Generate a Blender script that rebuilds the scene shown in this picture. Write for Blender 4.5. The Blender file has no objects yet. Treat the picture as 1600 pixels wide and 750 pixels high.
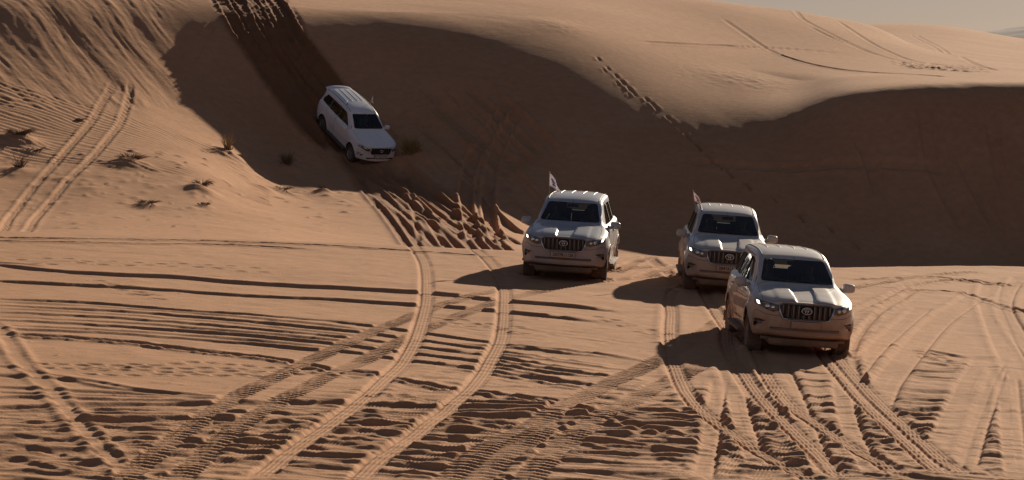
import bpy, bmesh, math, random
import numpy as np
from mathutils import Vector, Matrix
from mathutils.bvhtree import BVHTree

random.seed(7)
SC = bpy.context.scene
COL = SC.collection

# ---------------------------------------------------------------- camera, sky, sun, exposure
FPX, HOR, CAMZ = 4400.0, 59.8, 5.41          # focal length in photo pixels, eye-level row, eye height (m)
cam_d = bpy.data.cameras.new('camera')
cam = bpy.data.objects.new('camera', cam_d)
COL.objects.link(cam)
cam_d.sensor_width = 36.0
cam_d.lens = 36.0 * FPX / 1600.0
cam_d.clip_start = 0.5
cam_d.clip_end = 9000.0
cam.location = (0.0, 0.0, CAMZ)
cam.rotation_euler = (math.radians(90) - math.atan((375 - HOR) / FPX), 0, 0)
SC.camera = cam

SUN_AZ, SUN_EL = math.radians(25.0), math.radians(18.0)   # azimuth from straight ahead towards the right
world = bpy.data.worlds.new("World")
SC.world = world
world.use_nodes = True
wn = world.node_tree
wn.nodes.clear()
SKY_GAMMA, SKY_TINT = 0.7, (0.84, 0.80, 0.90, 1)
sky = wn.nodes.new('ShaderNodeTexSky')
sky.sky_type = 'NISHITA'
sky.sun_disc = False
sky.sun_elevation = SUN_EL
sky.sun_rotation = SUN_AZ
sky.altitude = 600
sky.air_density = 1.0
sky.dust_density = 0.4
sky.ozone_density = 1.0
mixs = wn.nodes.new('ShaderNodeMix'); mixs.data_type = 'RGBA'; mixs.blend_type = 'MULTIPLY'
mixs.inputs[0].default_value = 1.0
hs = wn.nodes.new('ShaderNodeHueSaturation'); hs.inputs['Saturation'].default_value = 0.8
bg = wn.nodes.new('ShaderNodeBackground'); bg.inputs['Strength'].default_value = 0.05
wo = wn.nodes.new('ShaderNodeOutputWorld')
gm = wn.nodes.new('ShaderNodeGamma'); gm.inputs['Gamma'].default_value = SKY_GAMMA     # evens out the glare round the sun: a dull, dust-laden sky
wn.links.new(sky.outputs[0], gm.inputs['Color'])
wn.links.new(gm.outputs[0], hs.inputs['Color'])
wn.links.new(hs.outputs[0], mixs.inputs[6])
mixs.inputs[7].default_value = SKY_TINT
wn.links.new(mixs.outputs[2], bg.inputs['Color'])
wn.links.new(bg.outputs[0], wo.inputs['Surface'])

sun_d = bpy.data.lights.new('sun', 'SUN')
sun = bpy.data.objects.new('sun', sun_d)
COL.objects.link(sun)
sun_d.energy = 5.0
sun_d.angle = math.radians(0.6)
sun_d.color = (1.0, 0.85, 0.66)
SUNV = Vector((math.cos(SUN_EL) * math.sin(SUN_AZ), math.cos(SUN_EL) * math.cos(SUN_AZ), math.sin(SUN_EL)))
sun.rotation_euler = SUNV.to_track_quat('Z', 'Y').to_euler()

SC.view_settings.view_transform = 'Standard'
SC.view_settings.look = 'None'
SC.view_settings.exposure = 0.30
SC.view_settings.gamma = 1.0
SC.view_settings.use_curve_mapping = False
SC.cycles.max_bounces = 6
SC.cycles.transparent_max_bounces = 12

def tag(o, label=None, cat=None, group=None, kind=None):
    if label: o['label'] = label
    if cat: o['category'] = cat
    if group: o['group'] = group
    if kind: o['kind'] = kind
    return o

def new_mat(name):
    m = bpy.data.materials.new(name)
    m.use_nodes = True
    nt = m.node_tree
    return m, nt, nt.nodes['Principled BSDF']
# ---------------------------------------------------------------- terrain: height fields in metres
RNG = np.random.default_rng(11)
GX, GY = -0.066, 0.008
def plane_z(X, Y):
    return GX * (X - 3.0) + GY * (Y - 55.0)

def vnoise(x, y, seed=0):
    """smooth value noise in [-1,1] for arrays"""
    xi = np.floor(x).astype(np.int64); yi = np.floor(y).astype(np.int64)
    fx = x - xi; fy = y - yi
    fx = fx * fx * (3 - 2 * fx); fy = fy * fy * (3 - 2 * fy)
    def h(a, b):
        n = (a * 374761393 + b * 668265263 + seed * 1442695041) & 0x7fffffff
        n = ((n ^ (n >> 13)) * 1274126177) & 0x7fffffff
        n = n ^ (n >> 16)
        return (n & 0xffff) / 32767.5 - 1.0
    a = h(xi, yi); b = h(xi + 1, yi); c = h(xi, yi + 1); d = h(xi + 1, yi + 1)
    return (a * (1 - fx) + b * fx) * (1 - fy) + (c * (1 - fx) + d * fx) * fy
def fbm(x, y, seed=0, oct=4, gain=0.5):
    s = 0; a = 1.0; t = 0
    for i in range(oct):
        s = s + a * vnoise(x * 2 ** i + 17.3 * i, y * 2 ** i - 9.1 * i, seed + i); t += a; a *= gain
    return s / t
def sstep(a, b, x):
    t = np.clip((x - a) / (b - a), 0, 1)
    return t * t * (3 - 2 * t)

def pchip_slopes(x, y):
    h = np.diff(x, axis=0); d = np.diff(y, axis=0) / h
    m = np.zeros_like(y)
    w1 = 2 * h[1:] + h[:-1]; w2 = h[1:] + 2 * h[:-1]
    ok = d[:-1] * d[1:] > 0
    with np.errstate(divide='ignore', invalid='ignore'):
        hm = (w1 + w2) / (w1 / d[:-1] + w2 / d[1:])
    m[1:-1] = np.where(ok, hm, 0)
    m[0] = d[0]; m[-1] = d[-1]
    return m
def pchip1(x, y, q):
    x = np.asarray(x, float); y = np.asarray(y, float); q = np.asarray(q, float)
    m = pchip_slopes(x, y)
    i = np.clip(np.searchsorted(x, q) - 1, 0, len(x) - 2)
    h = x[i + 1] - x[i]; t = np.clip((q - x[i]) / h, 0, 1)
    return (2*t**3-3*t**2+1)*y[i] + (t**3-2*t**2+t)*h*m[i] + (-2*t**3+3*t**2)*y[i+1] + (t**3-t**2)*h*m[i+1]
def hermite_cols(xk, yk, q):
    """xk, yk: K x N node tables; q: R rows -> R x N"""
    m = pchip_slopes(xk, yk)
    K, N = xk.shape
    out = np.empty((len(q), N)); cols = np.arange(N)
    for r, qv in enumerate(q):
        i = np.clip((xk <= qv).sum(0) - 1, 0, K - 2)
        x0 = xk[i, cols]; x1 = xk[i + 1, cols]; h = x1 - x0; t = np.clip((qv - x0) / h, 0, 1)
        y0 = yk[i, cols]; y1 = yk[i + 1, cols]; m0 = m[i, cols]; m1 = m[i + 1, cols]
        out[r] = (2*t**3-3*t**2+1)*y0 + (t**3-2*t**2+t)*h*m0 + (-2*t**3+3*t**2)*y1 + (t**3-t**2)*h*m1
    return out

# each row: bearing (photo column), then (distance m, photo row) of: plain, plain, foot, mid face, brink, past brink, upper slope, crest,
# dip, second dune face, second dune crest ; heights follow from the eye height
DUNE = [
 (-300,(74,345),(86,262),(98,180),(108,80),(116,0),(123,-60),(135,-95),(150,-105)),
 (0,   (88,342),(98.5,262),(106.3,172),(113.0,80),(117.4,0),(125,-50),(138,-80),(150,-90)),
 (150, (89,338),(100,257),(110.2,167),(116.0,80),(120.2,0),(129,-45),(140,-70),(152,-80)),
 (225, (90,339),(101,257),(112.0,168),(117.5,80),(121.8,0),(130,-40),(141,-62),(153,-72)),
 (300, (90,342),(102.5,257),(114.2,186),(118.7,110),(123.6,0),(132,-35),(142,-55),(154,-65)),
 (380, (90,350),(105,287),(113.7,224),(118.3,133),(124.8,3),(132.5,-20),(142,-38),(154,-45)),
 (450, (91,358),(107,304),(112.3,264),(118.2,158),(126.0,12),(134,-4),(142,-18),(154,-25)),
 (570, (93,370),(105,316),(113.6,272),(119.2,168),(127.3,15),(134,0),(142,-12),(154,-18)),
 (700, (92,385),(103,345),(109,312),(118.2,192),(127.6,20),(134.5,2),(142,-10),(154,-16)),
 (850, (92,398),(103,375),(108,358),(116.2,226),(124.6,66),(130.5,18),(139,-8),(154,-20)),
 (920, (92,405),(102,400),(107,393),(114.6,250),(121.4,117),(128.2,44),(138,0),(152,-20)),
 (1000,(92,410),(101,405),(107,397),(114,258),(119.6,163),(127,82),(138,24),(152,-10)),
 (1080,(92,415),(101,410),(107,402),(113.7,273),(118.9,181),(126.3,116),(138,45),(152,-5)),
 (1150,(92,418),(100,412),(107,405),(113.7,285),(118.7,194),(125,142),(138,68),(152,0)),
 (1230,(92,425),(100,420),(107,410),(113.5,290),(118.7,184),(125,148),(138,82),(154,12)),
 (1300,(92,430),(100,425),(107,415),(113,290),(118.7,150),(124,128),(138,90),(157,27)),
 (1360,(92,435),(100,430),(107,418),(113,290),(118.5,138),(124,123),(138,95),(159,38)),
 (1450,(92,440),(100,434),(107,420),(112.7,285),(118,131),(125,119),(138,103),(151,82)),
 (1600,(92,445),(100,438),(107,424),(112.3,280),(117.3,128),(125,121),(137,112),(147,106)),
 (1900,(92,450),(100,442),(107,428),(112,280),(116.5,126),(125,121),(136,114),(146,109)),
]
DIP = {300:2.2,1150:2.0,1360:1.4,1450:.5,1600:.35,1900:.35}
def lip_y(u):
    return np.interp(u, [-300,0,400,800,1000,1200,1300,1600,1900], [62.5,64,66,67.5,69,68.7,69,73.2,74.5])
def z_of(u, Y, v):
    return CAMZ - (v - HOR) / FPX * Y
US = np.array([r[0] for r in DUNE], float)
nodesY, nodesZ = [], []
for r in DUNE:
    u = r[0]; t = (u - 800) / FPX; L = float(lip_y(u))
    ys = [5, 20, L - 6, L - 2, L, L + 3]; zs = [plane_z(t * y, y) for y in ys[:5]]
    zp = z_of(u, r[1][0], r[1][1])
    zs[4] -= 0.01
    zs.append(zs[4] - min(0.5, max(.25, .5 * (zs[4] - zp))))
    for (y, v) in r[1:]:
        ys.append(y); zs.append(z_of(u, y, v))
    zc = zs[-1]
    d = np.interp(u, list(DIP), list(DIP.values()))
    ys.append(176); zs.append(zc - d)
    ys.append(205); zs.append(z_of(u, 205, np.interp(u, [300,1300,1360,1450,1600,1900], [110,75,62,66,84,110])))
    ys.append(238); zs.append(z_of(u, 238, np.interp(u, [300,1150,1300,1330,1360,1400,1450,1500,1550,1600,1700,1900], [85,62,41,38.5,37.2,36,38,43.5,51,61,74,85])))
    ys.append(300); zs.append(zs[-1] - 5)
    ys.append(420); zs.append(-6)
    nodesY.append(ys); nodesZ.append(zs)
nodesY = np.array(nodesY, float).T; nodesZ = np.array(nodesZ, float).T    # K x U
def base_grid(tcols, Yrows):
    u = np.clip(800 + FPX * tcols, -300, 1900)
    yk = np.array([pchip1(US, row, u) for row in nodesY])
    zk = np.array([pchip1(US, row, u) for row in nodesZ])
    Z = hermite_cols(yk, zk, Yrows)
    # straight ground plane in front of the lip
    X = tcols[None, :] * Yrows[:, None]; Y = np.repeat(Yrows[:, None], len(tcols), 1)
    L = lip_y(u)[None, :]
    w = sstep(L - 5, L - 1.5, Y)
    P = GX * (np.clip(X, -22, 22) - 3.0) + GY * (Y - 55.0)
    return np.where(Y < L - 5, P, P * (1 - w) + Z * w), X, Y

def img2near(u, v):
    """photo point -> plan point on the tilted near ground"""
    t = (u - 800) / FPX; k = (v - HOR) / FPX
    # CAMZ - k Y = GX (tY - 3) + GY (Y - 55)
    Y = (CAMZ + 3 * GX + 55 * GY) / (k + GX * t + GY)
    return t * Y, Y
def smooth_line(pts, step=0.25):
    pts = np.array(pts, float)
    d = np.r_[0, np.cumsum(np.hypot(*np.diff(pts, axis=0).T))]
    q = np.arange(0, d[-1] + step, step); q = q[q <= d[-1]]
    if len(pts) < 3: return np.c_[np.interp(q, d, pts[:, 0]), np.interp(q, d, pts[:, 1])]
    return np.c_[pchip1(d, pts[:, 0], q), pchip1(d, pts[:, 1], q)]

def blur(A, n, axis):
    # three box blurs of half-width n samples
    for _ in range(3):
        P = np.concatenate([np.repeat(A.take([0], axis), n + 1, axis), A, np.repeat(A.take([-1], axis), n, axis)], axis)
        c = np.cumsum(P, axis)
        m = A.shape[axis]
        A = (c.take(range(2 * n + 1, 2 * n + 1 + m), axis) - c.take(range(0, m), axis)) / (2 * n + 1)
    return A
class Sheet:
    """a height sheet on a fan-shaped grid; tracks are pressed into D (detail height)"""
    def __init__(s, t, Y, kd=1.0, kb=1.0):
        s.kd, s.kb = kd, kb
        s.t, s.Yr = t, Y
        s.Z, s.X, s.Y = base_grid(t, Y)
        s.D = np.zeros_like(s.Z); s.F = np.zeros_like(s.Z); s.B = None
    def field(s, line, R):
        """signed distance and arc length of grid points within R of a polyline"""
        dist = np.full(s.Z.shape, 99.0); arc = np.zeros(s.Z.shape)
        acc = 0.0
        for (x0, y0), (x1, y1) in zip(line[:-1], line[1:]):
            L = math.hypot(x1 - x0, y1 - y0)
            if L < 1e-6: continue
            r0 = np.searchsorted(s.Yr, min(y0, y1) - R); r1 = np.searchsorted(s.Yr, max(y0, y1) + R)
            if r1 <= r0: acc += L; continue
            ya, yb = max(min(y0, y1) - R, 1), max(y0, y1) + R
            tx = [x / y for x in (min(x0, x1) - R, max(x0, x1) + R) for y in (ya, yb)]
            c0 = np.searchsorted(s.t, min(tx)); c1 = np.searchsorted(s.t, max(tx))
            if c1 <= c0: acc += L; continue
            X = s.X[r0:r1, c0:c1]; Y = s.Y[r0:r1, c0:c1]
            dx, dy = (x1 - x0) / L, (y1 - y0) / L
            a = (X - x0) * dx + (Y - y0) * dy; b = (X - x0) * dy - (Y - y0) * dx
            over = np.where(a < 0, -a, np.where(a > L, a - L, 0))
            dd = np.hypot(b, over) * np.where(b < 0, -1, 1)
            cur = dist[r0:r1, c0:c1]; m = np.abs(dd) < np.abs(cur)
            cur[m] = dd[m]; arc[r0:r1, c0:c1][m] = (acc + np.clip(a, 0, L))[m]
            acc += L
        return dist, arc, acc
    def win(s, dist, R):
        m = np.abs(dist) < R
        rows = np.where(m.any(1))[0]; cols = np.where(m.any(0))[0]
        if len(rows) == 0: return None
        return slice(rows[0], rows[-1] + 1), slice(cols[0], cols[-1] + 1)
    def press(s, line, w=0.27, depth=0.05, berm=0.03, flat=0.9, tread=0, lug=0, rough=0.0, fade=1.0, seed=0, bside=0.0, groove=0.0, fresh=0.0):
        """wheel rut: floor of width w pressed down, berms thrown up beside it"""
        depth, berm = depth * s.kd, berm * s.kb
        R = w * 0.5 + 0.45
        dist, arc, L = s.field(line, R)
        k = s.win(dist, R)
        if k is None: return
        d, a = dist[k], arc[k]; ad = np.abs(d)
        X, Y = s.X[k], s.Y[k]
        h = w / 2
        wob = 1 + 0.25 * fbm(a / 1.3, np.sign(d) * 3.0, seed + 5, 2)
        inside = 1 - sstep(h - 0.03, h + 0.05, ad)
        near = 1 - sstep(h + 0.30, R, ad)
        endf = sstep(0, fade, a) * sstep(0, fade, L - a)
        bm = np.exp(-((ad - (h + 0.10)) / 0.075) ** 2) * (1 + bside * np.sign(d)) * wob
        bm = bm * (1 + rough * 1.2 * fbm(X / 0.16, Y / 0.16, seed, 3))
        D = s.D[k]
        B = s.B[k] if s.B is not None else 0
        D = B + (D - B) * (1 - flat * inside * endf)
        prof = -depth * inside * wob + berm * bm
        if lug:      # tractor-like lugs: bars across the rut
            ph = a / lug + 0.35 * np.abs(d) / h
            bars = np.clip(np.sin(2 * np.pi * ph) * 2.2, -1, 1)
            prof = prof + 0.015 * bars * (1 - sstep(h - .02, h + .06, ad)) * (0.75 + .4 * vnoise(a / .7, d * 0 + seed, seed))
        if tread:    # road-tyre ribs
            prof = prof + tread * inside * np.cos(2 * np.pi * d / (w / 4.5)) * (0.7 + 0.3 * np.sin(a * 2 * np.pi / .34))
            prof = prof + 0.6 * tread * inside * np.sin(2 * np.pi * (a / 0.42)) * (0.5 + .5 * vnoise(a / 1.7, a * 0, seed + 9))
        if groove:
            prof = prof - groove * np.exp(-((d - h * .9) / .03) ** 2)
        if rough:
            prof = prof + rough * 0.02 * fbm(X / 0.22, Y / 0.22, seed + 3, 3) * (1 - sstep(h, R, ad))
        s.D[k] = D + prof * endf * near
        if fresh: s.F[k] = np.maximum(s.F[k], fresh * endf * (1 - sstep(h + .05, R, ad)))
    def settle(s, r=14, c=22):
        s.B = blur(blur(s.D, r, 0), c, 1)
    def ridge(s, line, H=0.08, back=0.30, front=0.07, seed=0, fade=2.0, rough=.2):
        H, rough = H * s.kd, rough * .6
        """pushed-up lip of sand: steep towards the camera, gentle behind"""
        R = back * 2.6
        dist, arc, L = s.field(line, R)
        k = s.win(dist, R)
        if k is None: return
        d, a = dist[k], arc[k]
        X, Y = s.X[k], s.Y[k]
        # orient: positive side = away from the camera
        (x0, y0), (x1, y1) = line[0], line[-1]
        sg = -1 if (x1 - x0) > 0 else 1       # b = (X-x0)*dy - (Y-y0)*dx is negative behind a left-to-right line
        q = d * sg
        w = 0.85 + 0.35 * fbm(a / 2.8, a * 0 + 2.0, seed, 3)
        hh = H * np.clip(w, .15, 1.6) * sstep(0, fade, a) * sstep(0, fade, L - a)
        q = q + 0.05 * fbm(a / .8, a * 0, seed + 4, 2)
        prof = np.where(q > 0, np.exp(-(q / back) ** 2 * 1.4), np.exp(-(q / front) ** 2)) 
        prof = prof - 0.3 * np.exp(-((q + front + .09) / .10) ** 2)
        s.D[k] += hh * prof * (1 + rough * fbm(X / .2, Y / .12, seed + 7, 2))
    def dimple(s, x, y, rx, ry, depth, rot=0, rim=.35):
        R = max(rx, ry) * 2.2
        r0, r1 = np.searchsorted(s.Yr, [y - R, y + R]); c0, c1 = np.searchsorted(s.t, [(x - R) / y - .0005, (x + R) / y + .0005])
        if r1 <= r0 or c1 <= c0: return
        k = (slice(r0, r1), slice(c0, c1))
        dx, dy = s.X[k] - x, s.Y[k] - y
        c, sn = math.cos(rot), math.sin(rot)
        q = np.sqrt(((dx * c + dy * sn) / rx) ** 2 + ((-dx * sn + dy * c) / ry) ** 2)
        s.D[k] += depth * (-np.exp(-q ** 2 * 1.2) + rim * np.exp(-((q - 1.35) / .4) ** 2))
    def bump(s, x, y, r, h, seed=0):
        R = r * 2.2
        r0, r1 = np.searchsorted(s.Yr, [y - R, y + R]); c0, c1 = np.searchsorted(s.t, [(x - R) / y - .0005, (x + R) / y + .0005])
        if r1 <= r0 or c1 <= c0: return
        k = (slice(r0, r1), slice(c0, c1))
        q = np.hypot(s.X[k] - x, (s.Y[k] - y)) / r
        s.D[k] += h * np.exp(-q ** 2 * 1.5) * (1 + .35 * fbm(s.X[k] / .35, s.Y[k] / .35, seed, 3))
    def height(s, x, y):
        r = np.clip(np.searchsorted(s.Yr, y) - 1, 0, len(s.Yr) - 2)
        fy = (y - s.Yr[r]) / (s.Yr[r + 1] - s.Yr[r])
        out = 0
        for rr, wy in ((r, 1 - fy), (r + 1, fy)):
            tt = x / s.Yr[rr]; c = int(np.clip(np.searchsorted(s.t, tt) - 1, 0, len(s.t) - 2))
            fx = min(max((tt - s.t[c]) / (s.t[c + 1] - s.t[c]), 0), 1)
            H = s.Z + s.D
            out += wy * ((1 - fx) * (s.Z[rr, c] + s.D[rr, c]) + fx * (s.Z[rr, c + 1] + s.D[rr, c + 1]))
        return float(out)
    def build(s, name, mat, zoff=0.0):
        R, N = s.Z.shape
        co = np.empty((R, N, 3), np.float32)
        co[..., 0] = s.X; co[..., 1] = s.Y; co[..., 2] = s.Z + s.D + zoff
        idx = np.arange(R * N, dtype=np.int32).reshape(R, N)
        q = np.stack([idx[:-1, :-1], idx[:-1, 1:], idx[1:, 1:], idx[1:, :-1]], -1).reshape(-1, 4)
        me = bpy.data.meshes.new(name)
        me.vertices.add(R * N); me.vertices.foreach_set('co', co.ravel())
        me.loops.add(q.size); me.loops.foreach_set('vertex_index', q.ravel())
        me.polygons.add(len(q)); me.polygons.foreach_set('loop_start', np.arange(0, q.size, 4, dtype=np.int32))
        me.update(calc_edges=True)
        me.polygons.foreach_set('use_smooth', np.ones(len(q), bool))
        at = me.attributes.new('fresh', 'FLOAT', 'POINT')
        at.data.foreach_set('value', s.F.ravel().astype(np.float32))
        me.materials.append(mat)
        o = bpy.data.objects.new(name, me); COL.objects.link(o)
        o['kind'] = 'structure'
        return o

def sand_material():
    m, nt, b = new_mat('sand')
    N, Lk = nt.nodes, nt.links
    geo = N.new('ShaderNodeNewGeometry')
    def noise(scale, vec=None, detail=4, rough=.55):
        n = N.new('ShaderNodeTexNoise'); n.inputs['Scale'].default_value = scale
        n.inputs['Detail'].default_value = detail; n.inputs['Roughness'].default_value = rough
        Lk.new(vec or geo.outputs['Position'], n.inputs['Vector']); return n
    n1 = noise(.22); n2 = noise(3.0, detail=6); n3 = noise(40.0, detail=3)
    r1 = N.new('ShaderNodeValToRGB'); r1.color_ramp.elements[0].position = .3; r1.color_ramp.elements[1].position = .72
    r1.color_ramp.elements[0].color = (0.455, 0.240, 0.127, 1); r1.color_ramp.elements[1].color = (0.525, 0.284, 0.157, 1)
    Lk.new(n1.outputs['Fac'], r1.inputs['Fac'])
    mx = N.new('ShaderNodeMix'); mx.data_type = 'RGBA'; mx.blend_type = 'OVERLAY'; mx.inputs[0].default_value = .22
    Lk.new(r1.outputs['Color'], mx.inputs[6]); Lk.new(n2.outputs['Fac'], mx.inputs[7])
    mx2 = N.new('ShaderNodeMix'); mx2.data_type = 'RGBA'; mx2.blend_type = 'OVERLAY'; mx2.inputs[0].default_value = .25
    Lk.new(mx.outputs[2], mx2.inputs[6]); Lk.new(n3.outputs['Fac'], mx2.inputs[7])
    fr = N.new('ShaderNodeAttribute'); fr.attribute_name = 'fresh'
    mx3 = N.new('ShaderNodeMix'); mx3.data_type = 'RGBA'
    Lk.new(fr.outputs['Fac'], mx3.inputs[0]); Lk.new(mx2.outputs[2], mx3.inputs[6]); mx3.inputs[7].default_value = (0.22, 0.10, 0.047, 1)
    Lk.new(mx3.outputs[2], b.inputs['Base Color'])
    b.inputs['Roughness'].default_value = .95
    b.inputs['Specular IOR Level'].default_value = .15
    # fine relief: wind ripples and grain
    mp = N.new('ShaderNodeMapping'); mp.inputs['Rotation'].default_value = (0, 0, math.radians(12))
    mp.inputs['Scale'].default_value = (0.35, 1.0, 1.0)
    Lk.new(geo.outputs['Position'], mp.inputs['Vector'])
    w = noise(6.5, mp.outputs['Vector'], 3, .5)
    g = noise(26.0, detail=4, rough=.65)
    b1 = N.new('ShaderNodeBump'); b1.inputs['Strength'].default_value = 1.0; b1.inputs['Distance'].default_value = .010
    b2 = N.new('ShaderNodeBump'); b2.inputs['Strength'].default_value = 1.0; b2.inputs['Distance'].default_value = .008
    Lk.new(w.outputs['Fac'], b1.inputs['Height']); Lk.new(g.outputs['Fac'], b2.inputs['Height'])
    Lk.new(b1.outputs['Normal'], b2.inputs['Normal']); Lk.new(b2.outputs['Normal'], b.inputs['Normal'])
    return m
SAND = sand_material()
NC = 950
TC = np.linspace(-.192, .192, NC)
Yn = [31.0]
while Yn[-1] < 78.0: Yn.append(Yn[-1] + Yn[-1] * .00092)
near = Sheet(TC, np.array(Yn), .72, .42)
Yf = np.r_[np.arange(77.9, 100, .2), np.arange(100, 136, .1), np.arange(136, 165, .3), np.arange(165, 245, .8)]
far = Sheet(TC, Yf, .5, .4)

# wind rounds the dunes: blur the broad form, least along the sharp brink at the right
uni = np.arange(Yf[0], Yf[-1], .075)
def rounded_form(nr, ncol):
    Zu = np.stack([np.interp(uni, Yf, far.Z[:, c]) for c in range(NC)], 1)
    Zu = blur(blur(Zu, nr, 0), ncol, 1)
    return np.stack([np.interp(Yf, uni, Zu[:, c]) for c in range(NC)], 1)
UF = 800 + FPX * TC[None, :]
Za, Zb = rounded_form(7, 14), rounded_form(28, 50)
wb = np.clip(sstep(500, 820, UF) * (1 - sstep(1150, 1330, UF)) + .6 * (1 - sstep(330, 460, UF)), 0, 1) * sstep(100, 108, Yf)[:, None]
wb = np.maximum(wb, sstep(126, 130, Yf)[:, None] * (1 - sstep(150, 156, Yf)[:, None]))
edge = sstep(78, 84, Yf)[:, None]
far.Z = far.Z * (1 - edge) + edge * (Za * (1 - wb) + Zb * wb)
def N_(pts, step=.3):
    return smooth_line([img2near(u, v) for u, v in pts], step)
VF = HOR + (CAMZ - far.Z) / Yf[:, None] * FPX        # photo row of every far grid point
def img2far(u, v):
    c = int(np.clip(np.searchsorted(TC, (u - 800) / FPX), 0, NC - 1))
    col = np.minimum.accumulate(VF[:, c])
    r = int(np.argmax(col <= v)) if (col <= v).any() else len(Yf) - 1
    if r > 0:
        f = (VF[r - 1, c] - v) / max(VF[r - 1, c] - VF[r, c], 1e-4)
        y = Yf[r - 1] + min(max(f, 0), 1) * (Yf[r] - Yf[r - 1])
    else: y = Yf[0]
    return (u - 800) / FPX * y, y
def F_(pts, step=.4):
    return smooth_line([img2far(u, v) for u, v in pts], step)
def rills(s):
    X, Y = s.X, s.Y
    U = 800 + FPX * X / Y; P = HOR + FPX * (CAMZ - (GX * (X - 3) + GY * (Y - 55))) / Y
    U = U + 14 * fbm(X / 2.5, Y / 2.5, 300, 2)
    def layer(slope, lv, lu, amp, mask, seed):
        n = fbm((P - slope * U + 3 * fbm(U / 260, P / 50, seed + 50, 2)) / lv, U / lu, seed, 2, .4)
        f = fbm((P - slope * U) / lv * 2.3, U / lu * 3.1, seed + 9, 2, .5)
        return amp * mask * (.75 * np.clip(1 - 2.2 * np.sqrt(n * n + .004), -1, 1) + .45 * np.clip(1.6 * n, -1, 1) + .22 * f)
    m = fbm(U / 130, P / 34, 310, 3) * .5 + .5
    lowL = sstep(596, 640, P + .06 * U - 25) * (1 - sstep(1080, 1180, U))
    s.D += layer(.055, 9, 620, .032, lowL * (.35 + m), 320) + layer(.01, 7, 560, .020, lowL * (1.3 - m), 321) + layer(.13, 9, 420, .018, lowL * m, 322) + layer(-.30, 9, 60, .006, lowL, 323)
    mid = sstep(985, 1090, U) * sstep(590, 640, P)
    s.D += layer(.05, 8, 260, .028, mid * (.3 + m) * (1 - sstep(1330, 1400, U) * .3), 324) + layer(.6, 12, 60, .012, mid, 325)
    rt = sstep(1320, 1360, U) * sstep(545, 590, P)
    s.D += layer(.07, 8, 300, .050, rt * (.4 + m), 326)
    bun = (1 - sstep(560, 700, U)) * sstep(462 + .06 * 0, 475, P - .062 * U) * (1 - sstep(516, 524, P - .066 * U))
    s.D += layer(.064, 6, 900, .024, bun, 327)
    bun2 = sstep(640, 670, U) * (1 - sstep(980, 1060, U)) * sstep(525, 540, P - .14 * (U - 640)) * (1 - sstep(580, 600, P - .14 * (U - 640)))
    s.D += layer(.14, 7, 500, .030, bun2, 328)
    up = 1 - sstep(590, 620, P)
    upr = up * (1 + 1.6 * sstep(980, 1100, U) * (1 - sstep(455, 500, P)))
    s.D += layer(-.03, 7, 60, .010, upr * m, 331) + layer(.02, 6, 80, .006, up * m, 329) + layer(.2, 7, 80, .004, up * (1 - m), 330)
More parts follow.
